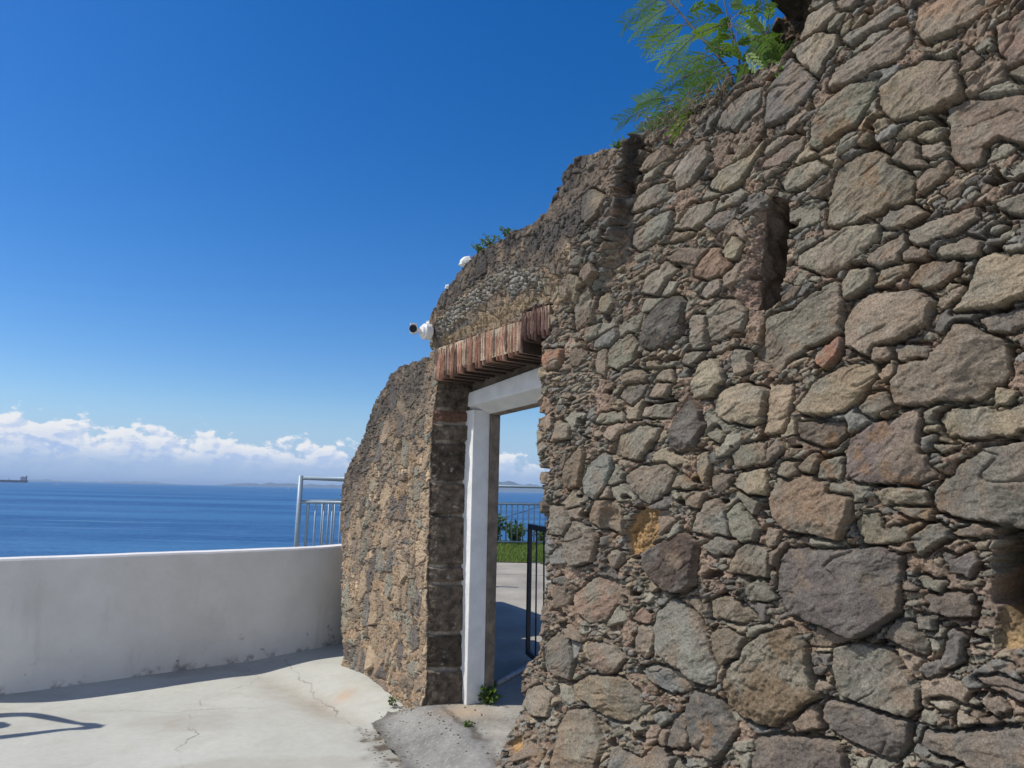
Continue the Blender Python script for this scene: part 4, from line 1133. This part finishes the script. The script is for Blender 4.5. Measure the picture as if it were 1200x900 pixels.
# ------------------------------------------------------------------ feathery plant on top of the wall
CAMP = Vector((0, 0, 1.6)); FPX = 832.0
def px_on(x, y, w):                       # a point of the plane parallel to the wall at depth w, by bearing
    d = _f+_r2*((x-600)/FPX)-_u2*((y-450)/FPX)
    p0 = wp(0, w, 0); k = (p0-CAMP).dot(WV)/d.dot(WV)
    return CAMP+d*k
def feathery():
    rr = random.Random(21)
    root_p = wp(1.40, .20, 3.40)
    root = empty('feathery_plant', root_p, 'feathery green plant with fern-like leaves sprouting from the top of the stone wall', 'plant')
    sb = MB()
    def stem(px, w0, w1, r0, r1):
        pts = [px_on(x, y, w0+(w1-w0)*i/(len(px)-1)) for i, (x, y) in enumerate(px)]
        sb.tube(pts, [r0+(r1-r0)*i/(len(pts)-1) for i in range(len(pts))], 7); return pts
    stem([(864, 112), (852, 80), (838, 62), (818, 40), (800, 18), (783, 0), (768, -22), (756, -50)], .16, .02, .0075, .002)
    stem([(868, 110), (866, 66), (860, 44), (853, 20), (847, -6), (843, -40)], .20, .25, .006, .002)
    stem([(864, 112), (848, 104), (826, 108), (800, 118), (770, 128)], .14, -.02, .007, .002)
    stem([(870, 110), (884, 80), (896, 52), (902, 30)], .20, .12, .007, .002)
    stem([(866, 108), (846, 88), (822, 82), (796, 92)], .18, .06, .007, .002)
    V, F = [], []
    def frond(bx, by, tx, ty, w, np_=9, dens=1.0):
        a, b = px_on(bx, by, w), px_on(tx, ty, w+rr.uniform(-.08, .08))
        ax = b-a; L = ax.length; ax.normalize()
        np_ = max(5, int(L*.8/.021))
        nrm = (WV*rr.uniform(.35, 1.0)+ZV*rr.uniform(.2, .9)+UV*rr.uniform(-.5, .5)).normalized()
        side = ax.cross(nrm).normalized(); nrm = side.cross(ax)
        P = lambda s: a+ax*(L*s)-ZV*(.16*L*s*s)+ZV*(.05*L)
        sb.tube([P(0), P(.35), P(.7), P(.92)], [.0022, .0018, .0012, .0007], 4, False)
        for k in range(np_):
            s = .16+.80*k/(np_-1); o = P(s)
            for sg in (-1, 1):
                pl = max(.035, min(.085, L*(.44-.20*abs(s-.45))))*rr.uniform(.85, 1.1)
                sw = rr.uniform(.40, .60)
                pd = (ax*math.cos(sw)+side*sg*math.sin(sw)).normalized()
                dn = rr.uniform(.1, .35)
                n2 = max(8, int(pl/.0085*dens))
                for q in range(n2):
                    f_ = (q+1)/n2; c = o+pd*(pl*f_)-ZV*(dn*pl*f_*f_*.6)
                    lw = .0078*(1-.35*f_)*rr.uniform(.8, 1.2)
                    ls = pd.cross(nrm).normalized()
                    for e in (-1, 1):
                        d2 = (ls*e*.75+pd*.65+nrm*rr.uniform(-.15, .25)).normalized()
                        e2 = d2.cross(nrm).normalized()*.0027
                        i = len(V)
                        V.extend([tuple(c-e2), tuple(c+d2*lw*.6-e2*1.3), tuple(c+d2*lw*1.15), tuple(c+d2*lw*.6+e2*1.3), tuple(c+e2)])
                        F.append((i, i+1, i+2, i+3, i+4))
    sx = lambda x, y: (720+x/5.4545, y/5.4545)
    FR = [((330, -10), (60, 115)), ((380, 40), (130, 165)), ((415, 95), (215, 215)), ((470, 150), (240, 280)), ((540, 225), (330, 380)),
          ((610, 340), (390, 420)), ((560, 465), (290, 550)), ((420, 650), (25, 735)), ((430, 700), (140, 840)), ((330, 640), (150, 640)),
          ((470, 90), (560, 20)), ((695, 95), (510, 110)), ((700, 160), (540, 205)), ((700, 90), (620, 40)), ((730, 40), (810, 5)),
          ((745, 175), (860, 170)), ((745, 120), (690, 200)), ((760, 250), (690, 230)), ((770, 300), (650, 300)), ((775, 290), (860, 250)),
          ((780, 100), (900, 50)), ((960, 230), (880, 120)), ((980, 150), (1000, 30)), ((930, 240), (1000, 185)), ((900, 330), (1080, 345)),
          ((870, 420), (1090, 360)), ((880, 380), (990, 270)), ((800, 420), (900, 300)), ((760, 430), (620, 500)), ((720, 420), (500, 450)),
          ((690, 400), (520, 400)), ((660, 470), (420, 560)), ((640, 520), (390, 620)), ((700, 500), (540, 620)), ((760, 500), (650, 620)),
          ((600, 620), (420, 780)), ((560, 640), (330, 760)), ((500, 690), (250, 740)), ((480, 730), (200, 800)), ((520, 700), (380, 830)),
          ((880, 450), (820, 540)), ((930, 420), (1040, 430)), ((820, 400), (760, 300)), ((850, 400), (800, 460)), ((700, 330), (600, 280)),
          ((840, 300), (940, 330)), ((830, 340), (920, 420)), ((640, 360), (760, 330)), ((600, 300), (680, 240)), ((440, 60), (330, -60)),
          ((300, -60), (180, 20)), ((720, -40), (640, -60)), ((730, -20), (830, -60)), ((880, 100), (990, -10)), ((910, 250), (1010, 240)),
          ((860, 260), (960, 250)), ((800, 470), (700, 560)), ((620, 560), (560, 660)), ((760, 420), (870, 470)), ((640, 480), (560, 560))]
    for (b0, t0) in FR:
        frond(*sx(*b0), *sx(*t0), rr.uniform(-.02, .22), 0)
        if rr.random() < .55: frond(*sx(b0[0]+rr.uniform(-25, 25), b0[1]+rr.uniform(-25, 25)), *sx(t0[0]+rr.uniform(-45, 45), t0[1]+rr.uniform(-45, 45)), rr.uniform(-.02, .22), 0)
    sb.build('stem', M['stem'], root, True)
    me = bpy.data.meshes.new('foliage'); me.from_pydata(V, [], F); link('foliage', me, M['leaf'], root)
feathery()

# dry stalks hanging over the edge below it, and small weeds
def dry_tuft():
    rr = random.Random(4); b = MB()
    for k in range(170):
        t = rr.uniform(1.0, 1.62); z = float(np.interp(t, [p[0] for p in TOP], [p[1] for p in TOP]))
        p = wp(t, rr.uniform(-.06, .06), z+rr.uniform(-.03, .05)); d = Vector((rr.gauss(0, .4), rr.gauss(0, .4), rr.gauss(.1, .8))).normalized()
        L = rr.uniform(.03, .09)
        b.tube([p, p+d*L*.6+out*.01, p+d*L+Vector((0, 0, -.02))], [.0028, .002, .001], 4, False)
    tag(b.build('dry_grass', M['dry']), 'dry brown stalks matted along the wall top under the feathery plant', 'dry grass', kind='stuff')
dry_tuft()
WG = 'weeds on the wall top'
def topz(t): return float(np.interp(t, [p[0] for p in TOP], [p[1] for p in TOP]))
for (t, lab, h, r) in ((-.50, 'wispy weed on the wall top right beside the largest white plaster lump', .085, .07),
                       (-.36, 'thickest green weed on the wall top over the doorway', .075, .085),
                       (-.16, 'dark green weed on the wall top over the doorway, nearest the big plant', .07, .085),
                       (.90, 'tiny weed on the corner of the raised block below the feathery plant', .04, .05)):
    leafy('weed', wp(t, -.05, topz(t)+.005), r, h, 150, .022, M['weed'], lab, 'weed', WG, 9)
GGW = 'weeds growing at the foot of the wall'
leafy('weed', wp(-.93, .375, .13), .085, .11, 150, .046, M['weed'], 'green weed at the foot of the white door frame', 'weed', GGW, 7)
leafy('weed', wp(-1.46, -.10, .055), .055, .055, 70, .024, M['weed'], 'weed where the pale terrace floor meets the stone wall and grey slab', 'weed', GGW, 6)
leafy('weed', (-.235, 4.73, .13), .05, .035, 60, .022, M['weed'], 'low weed sprouting from the joint of the grey slab before the doorway', 'weed', GGW, 6)
# leaf litter and crumbs of mortar along the foot of the wall
def crumbs():
    rr = random.Random(9); b = MB()
    for k in range(110):
        t = rr.uniform(-1.5, .0); w = -.06-abs(rr.gauss(0, .06)); 
        if -1.15 < t: w = rr.uniform(-.25, .25) if rr.random() < .55 else w
        p = wp(t, w, 0); 
        if in_poly(np.array([p.x]), np.array([p.y]), SLAB_POLY)[0]: z = float(slab_z(np.array([[p.x]]), np.array([[p.y]]))[0, 0])
        else: z = float(terrace_z(np.array([[p.x]]), np.array([[p.y]]))[0, 0])
        r = rr.choice((.003, .004, .005, .006, .008))
        b.lump((p.x, p.y, z+r*.4), r, 1, rr.uniform(.6, 1), .6, 1, .5, k)
    for k in range(160):
        i = rr.randrange(2, 6); s = rr.random(); a, c = SLAB_EDGE[i], SLAB_EDGE[i+1]
        x = a[0]+(c[0]-a[0])*s+rr.gauss(-.02, .06); y = a[1]+(c[1]-a[1])*s+rr.gauss(0, .05)
        z = float(slab_z(np.array([[x]]), np.array([[y]]))[0, 0]) if in_poly(np.array([x]), np.array([y]), SLAB_POLY)[0] else float(terrace_z(np.array([[x]]), np.array([[y]]))[0, 0])
        r = rr.choice((.002, .003, .004, .006))
        b.lump((x, y, z+r*.3), r, 1.4, rr.uniform(.6, 1), .5, 1, .5, 900+k)
    tag(b.build('rubble_crumbs', M['earth']), 'crumbs of mortar and dirt along the foot of the wall and the slab edge', 'debris', kind='stuff')
crumbs()

# ------------------------------------------------------------------ boats far out
def bearing(px, dist, py=565): 
    d = _f+_r2*((px-600)/FPX)-_u2*((py-450)/FPX); k = dist/math.hypot(d.x, d.y)
    return Vector((d.x*k, d.y*k, SEA_Z))
M['hull'] = plain('tanker_hull', (.035, .04, .06), .6, var=.05)
M['deckhouse'] = plain('tanker_deckhouse', (.32, .34, .36), .6, var=.05)
M['boat'] = plain('white_boat_paint', (.82, .82, .80), .4, var=.02)
def ship():
    p = bearing(33, 6500); across = Vector((p.y, -p.x, 0)).normalized()*-1      # runs to the left, out of the picture
    away = Vector((p.x, p.y, 0)).normalized(); L = 330; root = empty('cargo_ship', p, 'long dark tanker on the horizon at the left edge of the picture', 'ship')
    ax = (across, away, ZV)
    b = MB(); w = 24
    pts = []
    for z, f0, f1 in ((-2, 6, L-22), (17, 0, L)):
        for dep, inset in ((-w, 0), (w, 0)):
            pts += [p+across*f0+away*dep+ZV*z, p+across*f1+away*dep+ZV*z]
    b.hexa(pts); b.build('hull', M['hull'], root)
    MB().box(p+across*34+ZV*29, 34, 34, 23.5, ax).box(p+across*36+ZV*42, 14, 46, 5, ax).build('deckhouse', M['deckhouse'], root)
    MB().box(p+across*14+ZV*34, 9, 10, 34, ax).build('funnel', M['hull'], root)
    for s in (120, 185, 250):
        MB().tube([p+across*s+ZV*17, p+across*s+ZV*30], 2.2, 6).build('crane_post', M['hull'], root)
ship()
def small_boat(px, dist, L, label, sail):
    p = bearing(px, dist); a = Vector((p.y, -p.x, 0)).normalized(); aw = Vector((p.x, p.y, 0)).normalized()
    root = empty('sailing_boat' if sail else 'motor_boat', p, label, 'boat')
    b = MB(); pts = []
    for z, k in ((-.3, .8), (L*.11, 1.0)):
        for dep in (-L*.13, L*.13):
            pts += [p-a*L*.5*k+aw*dep*k+ZV*z, p+a*L*.5*(k+.08)+aw*dep*.35+ZV*z]
    b.hexa(pts); b.build('hull', M['boat'], root)
    MB().box(p-a*L*.08+ZV*(L*.20), L*.34, L*.18, L*.17, (a, aw, ZV)).build('cabin', M['boat'], root)
    if sail:
        MB().tube([p+ZV*L*.1, p+ZV*L*1.05], L*.012, 6).build('mast', M['boat'], root)
        s = MB(); s.hexa([p+a*L*.02+ZV*L*.2, p+a*L*.46+ZV*L*.2, p+a*L*.02+aw*L*.02+ZV*L*.2, p+a*L*.46+aw*L*.02+ZV*L*.2,
                          p+a*L*.02+ZV*L*1.0, p+a*L*.04+ZV*L*1.0, p+a*L*.02+aw*L*.02+ZV*L*1.0, p+a*L*.04+aw*L*.02+ZV*L*1.0]); s.build('sail', M['boat'], root)
small_boat(67, 3300, 18, 'small white motor boat on the sea just right of the dark tanker', False)
small_boat(338, 5200, 13, 'tiny white sailing boat off the far hills, left of the railing post', True)
small_boat(294, 5600, 11, 'tiny white motor boat below the far hills in the middle of the open sea', False)

# ------------------------------------------------------------------ the person whose raised arms throw the shadow on the terrace
def person(pos):
    """stands left of the picture facing right, both arms raised in front of the head, hands together on a phone"""
    P = lambda x, y, z: (x, y, z)
    verts, edges, rad = [], [], []
    def v(p, r): verts.append(p); rad.append(r); return len(verts)-1
    def chain(start, items):
        last = start
        for p, r in items:
            k = v(p, r); edges.append((last, k)); last = k
        return last
    pel = v(P(0, 0, .96), (.155, .12)); rad[pel] = (.155, .115)
    w_ = chain(pel, [(P(.01, 0, 1.10), (.14, .105)), (P(.02, 0, 1.26), (.16, .115)), (P(.01, 0, 1.40), (.165, .105))])
    neck = chain(w_, [(P(.015, 0, 1.50), (.062, .062)), (P(.03, 0, 1.555), (.058, .058))])
    chain(neck, [(P(.05, 0, 1.63), (.085, .098)), (P(.05, 0, 1.70), (.082, .098)), (P(.04, 0, 1.755), (.055, .07))])
    hands = []
    for s in (-1, 1):
        sh = chain(w_, [(P(.04, s*.175, 1.47), (.075, .075))])
        el = chain(sh, [(P(.12, s*.235, 1.54), (.058, .058)), (P(.21, s*.25, 1.65), (.046, .046))])
        wr = chain(el, [(P(.31, s*.17, 1.75), (.040, .040)), (P(.385, s*.085, 1.865), (.030, .030))])
        hd = chain(wr, [(P(.42, s*.055, 1.905), (.03, .02)), (P(.45, s*.05, 1.95), (.032, .018))]); hands.append(hd)
        for q, (fy, fl) in enumerate(((-.012, .9), (.006, 1.0), (.022, .95), (.038, .75))):
            b0 = v(P(.455+q*.002, s*(.05)+s*(fy*.3), 1.965+fy*.4), (.011, .011)); edges.append((hd, b0))
            chain(b0, [(P(.478, s*.035, 1.978+fy*.9), (.0095, .0095)), (P(.485, s*(.035-.034*fl), 1.985+fy*.95), (.008, .008))])
        th = v(P(.425, s*.035, 1.93), (.012, .012)); edges.append((hd, th)); chain(th, [(P(.44, s*.018, 1.945), (.010, .010)), (P(.462, s*.010, 1.958), (.009, .009))])
        hip = chain(pel, [(P(0, s*.10, .90), (.095, .095))])
        kn = chain(hip, [(P(.01, s*.105, .70), (.078, .078)), (P(.02, s*.11, .50), (.058, .058))])
        an = chain(kn, [(P(-.005, s*.115, .32), (.055, .055)), (P(-.02, s*.12, .10), (.038, .038))])
        chain(an, [(P(.02, s*.12, .045), (.042, .042)), (P(.12, s*.13, .032), (.04, .03)), (P(.19, s*.135, .028), (.03, .024))])
    me = bpy.data.meshes.new('person'); me.from_pydata(verts, edges, [])
    o = bpy.data.objects.new('person', me); COL.objects.link(o)
    sk = o.modifiers.new('skin', 'SKIN'); sk.use_smooth_shade = True
    for i, r in enumerate(rad):
        me.skin_vertices[0].data[i].radius = r if r[0] >= .1 or True else r
    me.skin_vertices[0].data[0].use_root = True
    sub = o.modifiers.new('sub', 'SUBSURF'); sub.levels = 2; sub.render_levels = 2
    dg = bpy.context.evaluated_depsgraph_get(); ev = o.evaluated_get(dg)
    body = bpy.data.meshes.new_from_object(ev); bpy.data.objects.remove(o)
    body.materials.clear()
    for m_ in (plain('skin', (.42, .25, .17), .55, var=.06), plain('blue_shirt', (.06, .10, .20), .9, var=.1), plain('khaki_shorts', (.28, .23, .15), .9, var=.1), plain('shoe', (.10, .10, .10), .7)):
        body.materials.append(m_)
    for p in body.polygons:
        c = p.center
        arm = math.hypot(c.x-.02, (abs(c.y)-.165)) > .17 and c.z > 1.42
        p.material_index = 3 if c.z < .085 else 2 if .46 < c.z < 1.0 else 1 if 1.0 <= c.z < 1.475 or (c.z < 1.6 and abs(c.y) > .15 and c.x < .12) else 0
        p.use_smooth = True
    o = bpy.data.objects.new('person', body); COL.objects.link(o); o.location = pos
    o.rotation_euler = (0, 0, R(4))
    tag(o, 'person in a dark blue shirt and khaki shorts holding a phone up with both arms', 'person')
    from mathutils import noise as mn
    b = MB(); geo = bmesh.ops.create_icosphere(b.bm, subdivisions=3, radius=1.0)
    for q in geo['verts']:
        k = 1+.05*mn.noise(q.co*6)
        q.co = Vector((.035+q.co.x*.105*k, q.co.y*.092*k, 1.715+q.co.z*.095*k))
    bmesh.ops.delete(b.bm, geom=[q for q in b.bm.verts if q.co.x > .085 and q.co.z < 1.765], context='VERTS')
    hair = b.build('hair', plain('dark_hair', (.02, .015, .012), .7), None, True); hair.parent = o
    em = plain('eye_white', (.75, .73, .70), .3)
    for s in (-1, 1):
        e = MB().lump((.128, s*.033, 1.665), .013, 1, 1, .8, 1, 0, 1).build('eye', em, None, True); e.parent = o
    parts = [('nose', (.143, 0, 1.64), .018, .9, .75, 1.4), ('mouth', (.132, 0, 1.598), .02, .35, 1.2, .35), ('ear', (.045, -.093, 1.655), .026, .7, .4, 1.2), ('ear', (.045, .093, 1.655), .026, .7, .4, 1.2)]
    for nm, c, r, a_, b_, c_ in parts:
        e = MB().lump(c, r, a_, b_, c_, 2, .05, 3).build(nm, body.materials[0], None, True); e.parent = o
    ph = MB(); ph.box((.478, 0, 1.985), .010, .075, .155, None, .004)
    pho = ph.build('phone', plain('phone', (.02, .02, .022), .3)); pho.location = pos; pho.rotation_euler = o.rotation_euler
    tag(pho, 'black phone held up in the hands of the person on the terrace', 'phone')
person(Vector((-4.79, 4.85, 0.0)))

# ------------------------------------------------------------------ sea haze: one box of thin air round everything
def haze():
    me = bpy.data.meshes.new('haze'); bm = bmesh.new(); bmesh.ops.create_cube(bm, size=1.0); bm.to_mesh(me); bm.free()
    m = bpy.data.materials.new('sea_haze'); m.use_nodes = True; nt = m.node_tree; nt.nodes.clear()
    v = nt.nodes.new('ShaderNodeVolumePrincipled'); o_ = nt.nodes.new('ShaderNodeOutputMaterial')
    v.inputs['Color'].default_value = (.56, .75, 1.0, 1); v.inputs['Density'].default_value = HAZE
    v.inputs['Anisotropy'].default_value = .0
    nt.links.new(v.outputs[0], o_.inputs['Volume'])
    o = link('haze', me, m); o.location = (0, 20000, (SEA_Z-8+190)/2); o.scale = (104000, 84000, 190-SEA_Z+8); o['kind'] = 'stuff'
HAZE = 4.5e-5
haze()
